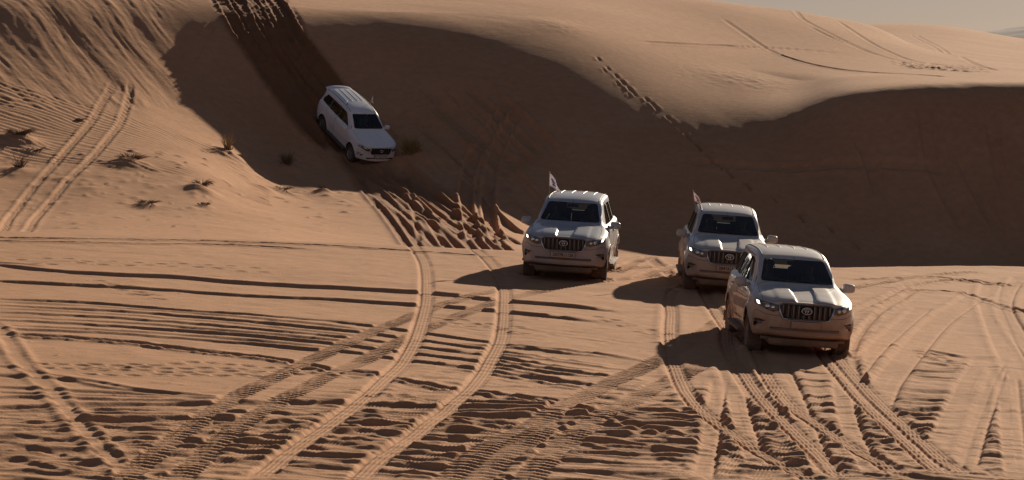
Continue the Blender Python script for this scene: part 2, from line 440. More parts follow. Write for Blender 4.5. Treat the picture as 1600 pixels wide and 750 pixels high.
def near_detail(s):
    X, Y = s.X, s.Y
    r = np.random.default_rng(3)
    # broad unevenness, calmer under the vehicles
    s.D += 0.05 * fbm(X / 6.0, Y / 5.0, 21, 3) * sstep(30, 34, Y)
    s.D += 0.012 * fbm(X / .9, Y / .55, 31, 4)
    # old parallel ruts running across the view, left half
    def bundle(left, right, uend=540, n=None, H=.06, seed=0, back=.22):
        for i, (a, b) in enumerate(zip(left, right)):
            mid = (a + b) / 2 + r.uniform(-2, 1)
            s.ridge(N_([(-60, a - 4), (uend * .45, mid - 2), (uend, b)]), H * r.uniform(.7, 1.25), back, .06, seed + i, 1.0)
    # wide soft ruts near the lip
    A1 = [(-60, 406), (0, 412), (107, 425), (192, 430), (267, 433), (373, 441), (540, 451), (650, 459), (721, 467), (793, 475), (880, 480), (940, 486), (1001, 494)]
    A2 = [(-60, 436), (0, 441), (187, 449), (267, 454), (373, 461), (540, 470), (644, 478), (721, 484), (799, 491), (890, 500), (964, 510)]
    s.ridge(N_(A1), .10, .5, .08, 41, 1.5, .1); s.ridge(N_(A2), .095, .45, .07, 42, 1.5, .1)
    s.ridge(N_([(-60, 405), (0, 410), (50, 414), (96, 420)]), .06, .3, .06, 43, .8)
    # the long bundle
    bl = [468, 474, 480, 485, 491, 498, 505, 512, 518]; br = [508, 514, 520, 525, 531, 537, 542, 547, 553]
    for i, (a, b) in enumerate(zip(bl, br)):
        e = [(-60, a - 5), (0, a), (170, a + (b - a) * .2 + 1), (350, a + (b - a) * .55 + 1), (540, b), (640, b + 12)]
        if i % 2 == 0: e += [(760, b + 27), (870, b + 44), (1000, b + 58)]
        s.ridge(N_(e), [.055, .04, .05, .035, .05, .045, .06, .035, .05][i], .2, .05, 50 + i, 1.5, .15)
    for i, (a, b) in enumerate([(533, 548), (545, 566), (556, 580), (566, 596), (577, 607)]):
        s.ridge(N_([(655, a), (760, a + 9), (870, b), (1000, b + 18), (1060, b + 26)]), .05, .25, .06, 66 + i, 1.5, .2)
    s.settle()
    # rough dark furrow
    C = [(-60, 527), (0, 529), (85, 532), (187, 539), (293, 552), (400, 563), (470, 574), (540, 587), (569, 588), (640, 603), (713, 616), (799, 628), (884, 646), (959, 665), (1000, 678), (1060, 691), (1121, 706), (1187, 728), (1260, 752)]
    s.press(N_(C), .2, .03, .05, .8, rough=.8, seed=80, bside=.6)
    s.ridge(N_([(u, v - 3) for u, v in C]), .05, .2, .06, 81, 1.0, .3)
    # two long strong lines
    for (dv, hh, sd) in ((0, .06, 90), (28, .07, 91)):
        P = [(-60, 638), (0, 638), (200, 637), (360, 639), (540, 641), (700, 645), (850, 647), (1040, 649), (1200, 646), (1400, 645), (1600, 646), (1680, 647)]
        s.ridge(N_([(u, v + dv + 3 * math.sin(u / 190 + sd)) for u, v in P]), hh, .34, .07, sd, 1.0, .25)
        s.press(N_([(u, v + dv + 3 + 3 * math.sin(u / 190 + sd)) for u, v in P]), .10, .03, .01, .5, seed=sd + 2)
    # lower left fan of ruts
    E = [[(-60, 572), (0, 577), (69, 590), (176, 614), (352, 632)], [(-60, 586), (0, 593), (107, 599), (230, 619), (352, 633), (420, 640)],
         [(-60, 602), (0, 610), (160, 620), (300, 630), (420, 642)], [(-60, 612), (0, 618), (160, 626), (360, 633)],
         [(-60, 625), (60, 627), (200, 632), (380, 640)], [(0, 650), (120, 653), (260, 660), (420, 672), (620, 690)],
         [(40, 668), (150, 690), (290, 708), (380, 715), (520, 720)], [(-60, 676), (60, 690), (140, 706), (200, 722), (290, 748)],
         [(-60, 690), (30, 702), (110, 722), (180, 748)], [(-60, 712), (20, 722), (90, 742), (140, 760)],
         [(280, 690), (420, 690), (560, 705), (640, 708), (720, 722)], [(300, 655), (420, 661), (520, 660)], [(420, 682), (520, 694), (640, 706), (780, 716), (900, 720)],
         [(430, 655), (540, 660), (690, 664), (830, 670)], [(660, 690), (800, 712), (900, 728), (1010, 740)], [(300, 720), (420, 726), (520, 737), (640, 742)],
         [(840, 688), (960, 700), (1060, 706), (1180, 712)], [(1000, 620), (1120, 622), (1180, 626)], [(1000, 652), (1100, 660), (1200, 668)]]
    for i, P in enumerate(E): s.ridge(N_(P, .25), r.uniform(.035, .065), r.uniform(.2, .4), .06, 100 + i, 1.0, .3)
    # many short pushed-up waves between the ruts
    rills(s)
    for i in range(80):      # long thin crossing ruts, in pairs
        u = r.uniform(-200, 900); v = r.uniform(600, 765); ln = r.uniform(350, 1300); sl = r.choice([0, .03, .06, .09, .12]) + r.uniform(-.015, .015)
        if u < 300 and v < 640: v += 40
        hh = r.uniform(.028, .06)
        for off in (0, r.uniform(9, 15)):
            P = [(u + ln * f, v + off + ln * f * sl + 5 * math.sin(f * 5 + i)) for f in (0, .2, .4, .6, .8, 1)]
            s.ridge(N_(P, .3), hh, r.uniform(.08, .16), .045, 200 + i, 3.0, .12)
    for i in range(130):    # right side washboard
        u = r.uniform(1180, 1640); v = r.uniform(575, 755)
        ln = r.uniform(60, 230)
        s.ridge(N_([(u - ln / 2, v - 3), (u, v), (u + ln / 2, v + r.uniform(3, 14))]), r.uniform(.02, .045), r.uniform(.08, .16), .045, 400 + i, .8, .3)
    for i, P in enumerate([[(1345, 538), (1380, 540), (1420, 549)], [(1436, 548), (1500, 560), (1545, 566)], [(1350, 557), (1380, 562), (1400, 570)], [(1420, 568), (1480, 576), (1530, 584)], [(1400, 590), (1480, 596), (1540, 606)]]):
        s.ridge(N_(P), .05, .3, .06, 480 + i, .6, .2)
    for i in range(45):    # centre: shallow waves beyond the bundle
        u = r.uniform(660, 1120); v = r.uniform(498, 620); ln = r.uniform(50, 150)
        s.ridge(N_([(u, v), (u + ln * .5, v + ln * .06), (u + ln, v + ln * .14)]), r.uniform(.015, .035), .18, .05, 500 + i, .8, .3)
    for i in range(70):    # between lip and first ruts
        u = r.uniform(-40, 1650); v = r.uniform(405, 470) if u < 1320 else r.uniform(425, 470); ln = r.uniform(30, 110)
        s.ridge(N_([(u, v), (u + ln, v + ln * r.uniform(-.02, .08))]), r.uniform(.01, .03), .25, .07, 560 + i, .8, .3)
    s.settle()
    s.D = s.B + .06 * np.tanh((s.D - s.B) / .06)
    # faint old tyre tracks crossing at other angles
    for i, P in enumerate([[(-20, 712), (250, 668), (600, 600), (760, 560)], [(60, 765), (400, 690), (800, 588), (960, 540)], [(250, 765), (480, 680), (640, 610), (720, 570)], [(560, 765), (760, 690), (1000, 600), (1060, 575)],
                           [(1120, 760), (1210, 650), (1250, 580)], [(1180, 765), (1420, 680), (1640, 610)], [(1020, 760), (1300, 700), (1640, 655)], [(690, 515), (850, 500), (1040, 470)], [(700, 560), (900, 520), (1030, 485)]]):
        s.press(N_(P), .22, .008, .010, .22, tread=.006, seed=620 + i, rough=.2)
        s.press(N_([(u + 46, v + 22) for u, v in P]), .22, .008, .010, .22, tread=.006, seed=630 + i, rough=.2)
    # soft wide lighter wheel strips, right
    for i, (P, w) in enumerate([([(1373, 640), (1384, 612), (1420, 563), (1467, 507), (1513, 475), (1540, 455)], .5), ([(1330, 600), (1360, 560), (1400, 520), (1450, 480)], .35),
                   ([(1476, 735), (1504, 661), (1530, 605), (1555, 560)], .6), ([(1515, 740), (1535, 672), (1555, 612), (1568, 575)], .28),
                   ([(1640, 700), (1600, 590), (1575, 540), (1560, 505), (1548, 470), (1556, 440)], .5), ([(1660, 620), (1625, 560), (1590, 515), (1574, 485), (1580, 455), (1600, 432)], .35),
                   ([(1600, 760), (1590, 700), (1584, 640), (1580, 590)], .35), ([(1100, 760), (1112, 700), (1120, 640), (1128, 590)], .25), ([(1190, 740), (1165, 670), (1150, 610), (1130, 560)], .3),
                   ([(1300, 760), (1270, 690), (1240, 610), (1215, 560)], .3), ([(1375, 755), (1345, 700), (1325, 640), (1318, 590)], .3)]):
        s.press(N_(P), w, .035, .03, .75, seed=600 + i, rough=.3, groove=.02)
    # thin curved lines
    for i, P in enumerate([[(1360, 640), (1336, 587), (1334, 559), (1345, 526), (1373, 493), (1411, 470), (1453, 456), (1500, 459), (1550, 473), (1597, 489), (1660, 505)],
                           [(1336, 560), (1345, 600), (1362, 635), (1385, 668)], [(1330, 492), (1380, 470), (1440, 446), (1520, 440), (1610, 452)], [(1320, 440), (1400, 437), (1480, 436), (1540, 445), (1640, 436)]]):
        s.press(N_(P), .12, .05, .04, .6, rough=.8, seed=640 + i)
    # narrow single diagonal at the left
    s.press(N_([(-20, 505), (3, 529), (37, 579), (80, 622), (112, 665), (149, 707), (192, 750), (215, 775)]), .15, .004, .05, .7, seed=650, rough=.25)
    # lugged diagonal pairs
    L1 = [(170, 775), (197, 750), (277, 691), (357, 633), (459, 579), (500, 558), (540, 540), (607, 510), (676, 483), (730, 468), (772, 457), (850, 440), (930, 428), (1000, 421), (1050, 418)]
    L2 = [(260, 775), (283, 750), (373, 675), (432, 638), (500, 598), (540, 579), (628, 534), (676, 510), (767, 478), (873, 451), (959, 440), (1040, 432), (1060, 430)]
    L3 = [(680, 775), (708, 750), (756, 713), (831, 675), (884, 643), (938, 611), (980, 590), (1040, 560), (1090, 530), (1130, 500), (1150, 480)]
    L4 = [(805, 775), (831, 750), (895, 691), (959, 649), (1012, 617), (1100, 572), (1160, 540)]
    L5 = [(730, 775), (757, 748), (812, 706), (880, 660)]
    L6 = [(1440, 760), (1500, 735), (1600, 700)]
    for i, P in enumerate((L1, L2, L3, L4, L5)):
        s.press(N_(P), .30 if i < 2 else .36, .014, .006, .85, lug=.20, seed=660 + i, rough=.0)
    s.settle()
    # fresh road-tyre curves of the convoy
    G1 = [(640, 372), (645, 383), (652, 393), (663, 414), (666, 446), (663, 483), (652, 521), (631, 563), (596, 601), (543, 650), (483, 693), (427, 732), (390, 765)]
    G2 = [(735, 385), (748, 394), (759, 403), (780, 430), (788, 462), (787, 494), (783, 526), (767, 563), (740, 606), (703, 643), (676, 665), (628, 702), (580, 734), (550, 765)]
    for i, P in enumerate((G1, G2)):
        s.press(N_(P), .27, .028, .008, .85, tread=.008, seed=680 + i, rough=.1, groove=.03, bside=.2)
    H = [[(1075, 452), (1054, 456), (1049, 493), (1049, 540), (1056, 577), (1070, 610), (1093, 643), (1126, 671), (1163, 694), (1205, 720), (1243, 741), (1300, 768)],
         [(1100, 452), (1112, 475), (1135, 510), (1140, 540), (1159, 587), (1187, 624), (1219, 657), (1252, 689), (1289, 727), (1325, 762)],
         [(1160, 520), (1187, 554), (1205, 596), (1233, 633), (1280, 666), (1327, 699), (1373, 724), (1430, 760)],
         [(1240, 500), (1275, 535), (1299, 568), (1327, 601), (1359, 638), (1397, 675), (1443, 717), (1485, 757)],
         [(1265, 500), (1292, 535), (1316, 566), (1345, 599), (1378, 634), (1416, 670), (1462, 710), (1520, 757)],
         [(1150, 560), (1172, 596), (1200, 634), (1232, 668), (1268, 702), (1310, 745)]]
    for i, P in enumerate(H):
        s.press(N_(P), .27, .04, .022, .9, tread=.012, seed=700 + i, rough=.4, groove=.03, bside=.2)
    # short tracks behind the front vehicles
    for i, P in enumerate([[(1060, 445), (1040, 425), (1020, 408), (1010, 398)], [(960, 430), (985, 415), (1010, 405), (1040, 398)], [(985, 440), (1030, 425), (1080, 412)], [(1320, 455), (1380, 445), (1450, 432), (1550, 424)]]):
        s.press(N_(P), .25, .03, .03, .9, lug=.25, seed=720 + i, rough=.5)
    # lines along the lip
    for i, P in enumerate([[(-60, 368), (0, 371), (200, 374), (400, 380), (560, 388), (700, 397), (800, 404)], [(-60, 373), (0, 376), (200, 381), (400, 386), (520, 393)]]):
        s.press(N_(P), .12, .05, .05, .8, rough=.5, seed=740 + i)
    # footprints
    for (ua, va, ub, vb, n) in ((55, 577, 300, 578, 16), (120, 588, 420, 590, 18), (300, 575, 560, 592, 18), (30, 405, 430, 422, 22), (150, 440, 260, 470, 14), (680, 500, 830, 520, 14), (850, 645, 960, 665, 10), (1440, 555, 1500, 575, 16), (560, 620, 700, 640, 8), (930, 500, 1100, 540, 12)):
        for i in range(n):
            f = (i + r.uniform(-.2, .2)) / n
            x, y = img2near(ua + (ub - ua) * f + r.uniform(-4, 4), va + (vb - va) * f + (3 if i % 2 else -3) + r.uniform(-2, 2))
            s.dimple(x, y, .13, .10, .022, r.uniform(-.3, .3))
    # loose clods
    for i in range(900):
        u = r.uniform(-40, 1650); v = 420 + 340 * r.random() ** .8
        x, y = img2near(u, v)
        s.bump(x, y, r.uniform(.03, .07), r.uniform(.003, .011), i)

def far_detail(s):
    X, Y = s.X, s.Y
    U = 800 + FPX * X / Y
    r = np.random.default_rng(5)
    s.D += (.02 - .016 * sstep(800, 900, U)) * fbm(X / 2.2, Y / 1.4, 71, 3)
    # slumped, streaked face at the left: streaks run down the fall line
    V = HOR + (CAMZ - s.Z) / Y * FPX
    mask = (1 - sstep(255, 335, U + 18 * fbm(X / 2, Y / 2, 5, 2))) * sstep(Y * 0 + 0, 1, (172 - V) / 12.0) * (Y > 100) * (Y < 150)
    cs, sn = math.cos(math.radians(-58)), math.sin(math.radians(-58))
    mask = mask * (1 - .5 * sstep(210, 300, U))
    a = X * cs + Y * sn; b = -X * sn + Y * cs
    wob = .6 * fbm(a / 5, b / 3, 77, 2)
    st = fbm((b + wob) / .75, a / 7.0, 72, 4, .6)
    st2 = fbm((b + wob) / .22, a / 2.2, 73, 3)
    s.D += mask * (.058 * (np.abs(st) ** .8 * np.sign(st)) + (.022 * st2 + .01 * fbm(X / .3, Y / .3, 74, 3)))
    # soft fall-line hollows on the dark faces
    dk = sstep(330, 400, U) * (Y > 104) * (Y < 130)
    b2 = X + .35 * (Y - 115)
    s.D += dk * (.13 * fbm(b2 / 1.6, Y / 9.0, 75, 3) + .012 * fbm(b2 / .5, Y / 2, 76, 3)) * (1 - .7 * sstep(850, 1000, U)) * (1 - sstep(117, 122, Y))
    # wind ripples on the plain, left
    pl = (U < 420) * (Y < 110)
    s.D += pl * .02 * np.sin(2 * np.pi * (Y * .95 + X * .35 + .35 * fbm(X / 2, Y / 1.3, 78, 3)) / .38) * (.6 + .5 * fbm(X / 4, Y / 4, 79, 2))
    # wheel tracks on the plain, left
    for i, P in enumerate([[(205, 128), (203, 150), (197, 170), (185, 198), (150, 240), (100, 290), (70, 325), (40, 362)], [(180, 125), (168, 150), (160, 162), (145, 188), (100, 240), (55, 290), (25, 328), (2, 362)]]):
        ln = F_(P); dv = ln[-1] - ln[-12]; ln = np.r_[ln, [ln[-1] + dv * k / 11 for k in range(1, 34)]]
        s.press(ln, .23, .05, .04, .9, rough=.5, tread=.015, seed=800 + i, bside=.3)
        near.press(ln, .23, .035, .04, .9, rough=.4, tread=.01, seed=800 + i, bside=.3)
    # fan of tracks spreading below the descending car
    fan = [[(535, 235), (560, 275), (600, 315), (630, 350), (655, 386), (660, 392)], [(545, 245), (580, 285), (620, 325), (655, 358), (690, 392)], [(552, 250), (595, 290), (645, 330), (690, 362), (725, 395)],
           [(560, 255), (610, 295), (665, 335), (715, 366), (745, 397)], [(600, 262), (640, 300), (690, 335), (735, 366), (765, 398)], [(610, 265), (660, 305), (720, 345), (775, 378), (800, 396)],
           [(615, 265), (670, 300), (735, 340), (790, 370), (815, 384)], [(560, 275), (590, 320), (620, 360), (640, 388)], [(590, 265), (622, 300), (668, 345), (700, 390)], [(625, 270), (690, 322), (740, 352), (785, 388)]]
    for i, P in enumerate(fan):
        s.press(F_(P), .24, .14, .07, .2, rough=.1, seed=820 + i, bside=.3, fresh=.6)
    # churned lane down the slip face
    lanes = [[(343, -12), (375, 40), (412, 95), (450, 150), (492, 205), (535, 245)], [(362, -12), (398, 40), (437, 95), (475, 150), (515, 200), (552, 250)], [(402, -10), (436, 40), (470, 95), (500, 140), (535, 190)],
             [(420, -10), (452, 40), (487, 90), (520, 135), (560, 190), (605, 250)], [(385, -12), (418, 45), (455, 100), (490, 150)]]
    for i, P in enumerate(lanes):
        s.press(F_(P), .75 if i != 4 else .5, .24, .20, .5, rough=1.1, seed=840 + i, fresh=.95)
    s.D += np.clip(s.F * 1.3, 0, 1) * (1 - sstep(235, 275, V)) * (.10 * fbm(X / .55, Y / .55, 845, 4, .6) - .03)
    r2 = np.random.default_rng(9)
    for i in range(9):      # thin extra lines of the fan
        a, b = r2.uniform(545, 640), r2.uniform(640, 815)
        v1 = 378 + (b - 640) * .11
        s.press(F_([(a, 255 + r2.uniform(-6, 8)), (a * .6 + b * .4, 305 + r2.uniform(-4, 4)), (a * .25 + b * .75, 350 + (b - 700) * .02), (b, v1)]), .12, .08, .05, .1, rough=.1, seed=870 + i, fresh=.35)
    for i, P in enumerate([[(1440, 160), (1452, 230), (1478, 300), (1520, 370)], [(1548, 180), (1562, 260), (1590, 340)], [(1500, 240), (1530, 300), (1575, 380)], [(1060, 250), (1200, 262), (1350, 255), (1500, 262)], [(1330, 200), (1360, 250), (1380, 320)]]):
        s.press(F_(P), .5, .16, .12, .3, rough=.3, seed=890 + i)
    for i, P in enumerate([[(415, 160), (440, 190), (470, 220), (500, 250)], [(300, 120), (360, 160), (420, 205), (455, 225)], [(290, 108), (320, 60), (340, 30)]]):
        s.press(F_(P), .3, .05, .04, .5, rough=.5, seed=850 + i)
    # old vertical pair right of the car, in shade
    for i, P in enumerate([[(800, 150), (765, 200), (735, 250), (728, 300), (732, 340), (742, 378)], [(815, 165), (790, 205), (768, 250), (762, 300), (765, 340), (778, 375)]]):
        s.press(F_(P), .45, .26, .22, .6, rough=.3, seed=855 + i)
    # diagonal soft streaks, shaded face
    for i in range(12):
        u = r.uniform(600, 760); v = r.uniform(120, 250)
        s.press(F_([(u, v), (u + 60, v + 55), (u + 130, v + 118)]), 1.1, .22, .16, .2, seed=860 + i)
    # footprints down the face
    for i, (u, v) in enumerate([(935, 92), (950, 107), (962, 118), (972, 128), (983, 138), (990, 146), (1010, 155), (1020, 163), (1027, 170), (1044, 184), (1052, 190), (1064, 202), (1076, 214), (1092, 230), (1110, 247), (1124, 258), (1141, 271), (1170, 291), (1211, 311), (1253, 341), (1301, 359), (1340, 383)]):
        k = 1.3 if i < 12 else 4.5
        q = r.uniform(.6, 1.1) * (1.7 if i in (3, 4, 7, 8, 9) else 1)
        s.press(F_([(u - 3, v - 4), (u, v + r.uniform(-.5, .5)), (u + 4, v + 5)] if i < 12 else [(u - 7, v - 8), (u, v), (u + 7, v + 8)], .1), .08 + .03 * q, .05 * q * k, .03 * q * k, .0, seed=900 + i, fade=.15)
        if i % 2: s.press(F_([(u - 9, v - 2), (u - 2, v + 9)], .15), .07, .03 * q * k, .02 * k, .0, seed=930 + i, fade=.3)
    for u, v, rr, h in ((1160, 126, 2.6, .10), (870, 40, 1.6, .07)):
        x, y = img2far(u, v); s.bump(x, y, rr, h, 5)
    # faint tracks on the lit upper slope
    for i, P in enumerate([[(1215, 8), (1250, 28), (1300, 55), (1350, 78), (1400, 94), (1450, 102)], [(1305, 32), (1345, 58), (1390, 82), (1440, 98), (1490, 104)], [(1125, 28), (1165, 55), (1205, 80), (1250, 96), (1310, 108), (1400, 115), (1480, 120)],
                           [(1000, 66), (1080, 70), (1150, 73), (1250, 78), (1330, 85)], [(1260, 40), (1290, 55), (1330, 72), (1375, 88)], [(1422, 55), (1460, 75), (1500, 92), (1550, 109)], [(1430, 55), (1470, 76), (1510, 94), (1556, 110)]]):
        s.press(F_(P), .30, .07, .05, .4, rough=.3, seed=880 + i)
    for i in range(90):
        u = r.uniform(1405, 1540); v = 98 + (u - 1400) * .07 + r.uniform(-2, 7)
        x, y = img2far(u, v); s.dimple(x, y, .2, .4, .035, .2, rim=.6)
    # mounds held by dead grass, and clods, on the plain
    for (u, v, rr, h) in ((30, 221, .85, .42), (203, 258, .8, .42), (313, 299, .7, .38), (229, 323, .55, .22), (319, 323, .3, .14), (505, 300, .35, .2), (440, 300, .6, .25), (52, 238, .6, .12), (25, 268, .7, .2), (355, 242, .8, .3), (450, 262, .7, .3), (138, 294, .4, .1), (640, 246, 1.2, .35), (412, 296, .5, .14)):
        x, y = img2far(u, v); s.bump(x, y, rr, h * .62, int(u))
    for i in range(260):
        u = r.uniform(-20, 560); v = r.uniform(225, 362)
        x, y = img2far(u, v)
        if y > 82: s.bump(x, y, r.uniform(.08, .25), r.uniform(.02, .06), i)
near_detail(near); far_detail(far)
def tyre_hollows(X0, Y0, yaw):
    c, q = math.cos(yaw), math.sin(yaw)
    for a in (0, -2.79):
        for b in (-.79, .79):
            wx, wy = X0 + q * a + c * b, Y0 - c * a + q * b
            near.dimple(wx, wy, .19, .30, .035, yaw, 1.0)
            for k in range(5):
                t = RNG.uniform(0, 6.283); near.bump(wx + .27 * math.cos(t), wy + .36 * math.sin(t), RNG.uniform(.07, .13), RNG.uniform(.02, .045), k)
for v3 in ((5.06, 50.05, .042), (1.155, 61.45, -.104), (4.58, 60.5, -.029)): tyre_hollows(*v3)
for sh in (near, far):
    sh.D *= (1 - sstep(.1855, .1915, np.abs(sh.X / sh.Y)))
near.D *= sstep(31.0, 32.5, near.Y)
near.build('sand_ground', SAND)
far.build('sand_dunes', SAND)
# far surroundings: a coarse sheet under and around everything, and a grey rocky hill on the skyline
def outskirts():
    side = np.r_[.1925, .196, .20, .205, .212, .22, .23, .24, .26, .29, .32, .36, .4, .5, .6, .7, .9, 1.2, 1.6, 2.2, 3, 4.0]
    t = np.r_[-side[::-1], -.1915, -.187, -.18, np.linspace(-.16, .16, 17), .18, .187, .1915, side]
    Yr = np.r_[np.arange(2, 31, 3.0), np.arange(31, 104, 1.0), np.arange(104, 136, .4), np.arange(136, 165, .8), np.arange(166, 240, 3), np.arange(250, 420, 20), np.array([500, 650, 900, 1300, 2000, 3200, 5000, 8000])]
    Z, X, Y = base_grid(t, Yr)
    # meet the detailed sheets at their side edges, then relax
    for sgn, c in ((-1, 0), (1, -1)):
        yy = np.r_[near.Yr[near.Yr < 77.5], far.Yr]
        zz = np.r_[near.Z[near.Yr < 77.5, c] + near.D[near.Yr < 77.5, c], far.Z[:, c] + far.D[:, c]]
        be = base_grid(np.array([TC[c]]), Yr)[0][:, 0]
        dl = np.where((Yr > 31) & (Yr < 244), np.interp(Yr, yy, zz) - be, 0)
        m = (t * sgn > .15)
        Z[:, m] += dl[:, None] * (1 - sstep(.195, .32, np.abs(t[m])))[None, :]
    ramp = (1 - sstep(.186, .1922, np.abs(t)))[None, :] * (sstep(31, 34, Yr) * (1 - sstep(236, 243, Yr)))[:, None]
    Z = Z - .012 * (np.abs(t)[None, :] < .1935) * (Yr[:, None] > 30.5) - 0.8 * ramp
    far_w = sstep(.25, .6, np.abs(t))[None, :]
    Z = Z + far_w * (Yr[:, None] > 90) * .8 * fbm(X / 40, Y / 30, 950, 3)
    Z = np.where(Yr[:, None] > 400, -6.0, Z)
    R, C = Z.shape
    V = np.stack([X, Y, Z], -1).reshape(-1, 3)
    back = [(-2000, 2, 0.3), (2000, 2, 0.3), (2000, -2000, 0), (-2000, -2000, 0)]
    F = [(i * C + j, i * C + j + 1, (i + 1) * C + j + 1, (i + 1) * C + j) for i in range(R - 1) for j in range(C - 1)]
    me = bpy.data.meshes.new('desert_floor'); n = len(V)
    me.from_pydata([tuple(v) for v in V] + [(-300, -300, 0.6), (300, -300, 0.6)], [], F + [(n, n + 1) + tuple(range(C - 1, -1, -1))])
    me.polygons.foreach_set('use_smooth', [True] * len(F) + [False])
    me.materials.append(SAND)
    o = bpy.data.objects.new('desert_floor', me); COL.objects.link(o); o['kind'] = 'structure'
outskirts()
def rocky_hill():
    m, nt, b = new_mat('grey_rock')
    n = nt.nodes.new('ShaderNodeTexNoise'); n.inputs['Scale'].default_value = .02; n.inputs['Detail'].default_value = 8
    g = nt.nodes.new('ShaderNodeNewGeometry'); nt.links.new(g.outputs['Position'], n.inputs['Vector'])
    rp = nt.nodes.new('ShaderNodeValToRGB'); rp.color_ramp.elements[0].color = (.23, .205, .20, 1); rp.color_ramp.elements[1].color = (.36, .32, .31, 1)
    nt.links.new(n.outputs['Fac'], rp.inputs['Fac']); nt.links.new(rp.outputs['Color'], b.inputs['Base Color']); b.inputs['Roughness'].default_value = 1
    xs = np.linspace(170, 900, 120); ys = np.linspace(-170, 170, 40)
    Xg, Yg = np.meshgrid(xs, ys)
    prof = pchip1([170, 232, 256, 330, 420, 560, 700, 900], [-8, 9.0, 12.2, 15, 19, 22, 15, -8], xs)[None, :]
    Zg = (prof + 6) * np.cos(np.clip(Yg / 170, -1, 1) * np.pi / 2) ** 1.2 - 6.5 + 1.6 * fbm(Xg / 26, Yg / 26, 901, 4) * (1 - np.abs(Yg / 170))
    R, C = Xg.shape
    V = np.stack([Xg, Yg + 1380, Zg], -1).reshape(-1, 3)
    F = [(i * C + j, i * C + j + 1, (i + 1) * C + j + 1, (i + 1) * C + j) for i in range(R - 1) for j in range(C - 1)]
    me = bpy.data.meshes.new('rocky_hill'); me.from_pydata([tuple(v) for v in V], [], F)
    me.materials.append(m); o = bpy.data.objects.new('rocky_hill', me); COL.objects.link(o); o['kind'] = 'structure'
rocky_hill()
# ---------------------------------------------------------------- vehicles
# vehicle frame: x forward (0 at the front axle), y left, z up from the ground
def mesh_obj(name, verts, faces, mats, parent=None, smooth=True, mi=None):
    me = bpy.data.meshes.new(name)
    me.from_pydata([tuple(v) for v in verts], [], faces)
    for m in (mats if isinstance(mats, (list, tuple)) else [mats]): me.materials.append(m)
    if mi is not None: me.polygons.foreach_set('material_index', mi)
    me.polygons.foreach_set('use_smooth', [smooth] * len(me.polygons))
    me.update()
    o = bpy.data.objects.new(name, me); COL.objects.link(o)
    if parent is not None: o.parent = parent
    return o
def bake(o, name=None):
    """apply all modifiers through the depsgraph"""
    dg = bpy.context.evaluated_depsgraph_get(); dg.update()
    me = bpy.data.meshes.new_from_object(o.evaluated_get(dg))
    o.modifiers.clear(); old = o.data; o.data = me
    if old.users == 0: bpy.data.meshes.remove(old)
    return o
def kill(o):
    d = o.data; bpy.data.objects.remove(o)
    if d.users == 0: bpy.data.meshes.remove(d)
def boolean(a, b, op):
    m = a.modifiers.new('b', 'BOOLEAN'); m.operation = op; m.object = b; m.solver = 'MANIFOLD'
    return bake(a)
def boolean_copy(a, b, op, name):
    c = a.copy(); c.data = a.data.copy(); c.name = name; c.data.name = name; COL.objects.link(c)
    return boolean(c, b, op)
def smooth_by_angle(o, ang=35):
    me = o.data
    me.polygons.foreach_set('use_smooth', [True] * len(me.polygons))
    bm = bmesh.new(); bm.from_mesh(me)
    for e in bm.edges:
        e.smooth = not (len(e.link_faces) == 2 and e.calc_face_angle(0) > math.radians(ang))
    bm.to_mesh(me); bm.free()
def prism(poly, axis, a, b, mi=1, fn=None):
    """closed prism: 2D outline extruded along an axis from a to b"""
    n = len(poly); V = []
    for c in (a, b):
        for (p, q) in poly:
            V.append((c, p, q) if axis == 'x' else (p, c, q) if axis == 'y' else (p, q, c))
    if fn: V = [fn(*v) for v in V]
    F = [tuple(range(n)), tuple(range(2 * n - 1, n - 1, -1))] + [(i, i + n, (i + 1) % n + n, (i + 1) % n) for i in range(n)]
    me = bpy.data.meshes.new('cut'); me.from_pydata(V, [], F)
    me.materials.append(PAINT); me.materials.append(DARK); me.polygons.foreach_set('material_index', [mi] * len(F))
    bm = bmesh.new(); bm.from_mesh(me); bmesh.ops.recalc_face_normals(bm, faces=bm.faces)
    bmesh.ops.triangulate(bm, faces=bm.faces); bm.to_mesh(me); bm.free()
    o = bpy.data.objects.new('cut', me); COL.objects.link(o); return o
def rounded(poly, r, n=4):
    """round the corners of a 2D outline"""
    out = []; P = [Vector(p) for p in poly]
    for i, p in enumerate(P):
        a, b = P[i - 1] - p, P[(i + 1) % len(P)] - p
        rr = min(r, a.length * .45, b.length * .45)
        p0, p1 = p + a.normalized() * rr, p + b.normalized() * rr
        for k in range(n + 1):
            t = k / n; q = p0 * (1 - t) ** 2 + p * 2 * t * (1 - t) + p1 * t * t
            out.append((q.x, q.y))
    return out
def grow(poly, d):
    P = [Vector(p) for p in poly]; n = len(P)
    area = sum(P[i].x * P[(i + 1) % n].y - P[(i + 1) % n].x * P[i].y for i in range(n))
    sg = 1 if area > 0 else -1; out = []
    for i in range(n):
        e0 = (P[i] - P[i - 1]).normalized(); e1 = (P[(i + 1) % n] - P[i]).normalized()
        n0 = Vector((e0.y, -e0.x)) * sg; n1 = Vector((e1.y, -e1.x)) * sg
        m = (n0 + n1); m = m / max(m.length_squared / 2, .5)
        q = P[i] + m * d; out.append((q.x, q.y))
    return out
def lathe(prof, n, axis_y=True, name='x', mat=None, parent=None, smooth=True):
    V = []; F = []; k = len(prof)
    for i in range(n):
        a = 2 * math.pi * i / n
        for (r, y) in prof: V.append((r * math.cos(a), y, r * math.sin(a)))
    for i in range(n):
        for j in range(k - 1):
            F.append((i * k + j, i * k + j + 1, ((i + 1) % n) * k + j + 1, ((i + 1) % n) * k + j))
    return mesh_obj(name, V, F, mat, parent, smooth)
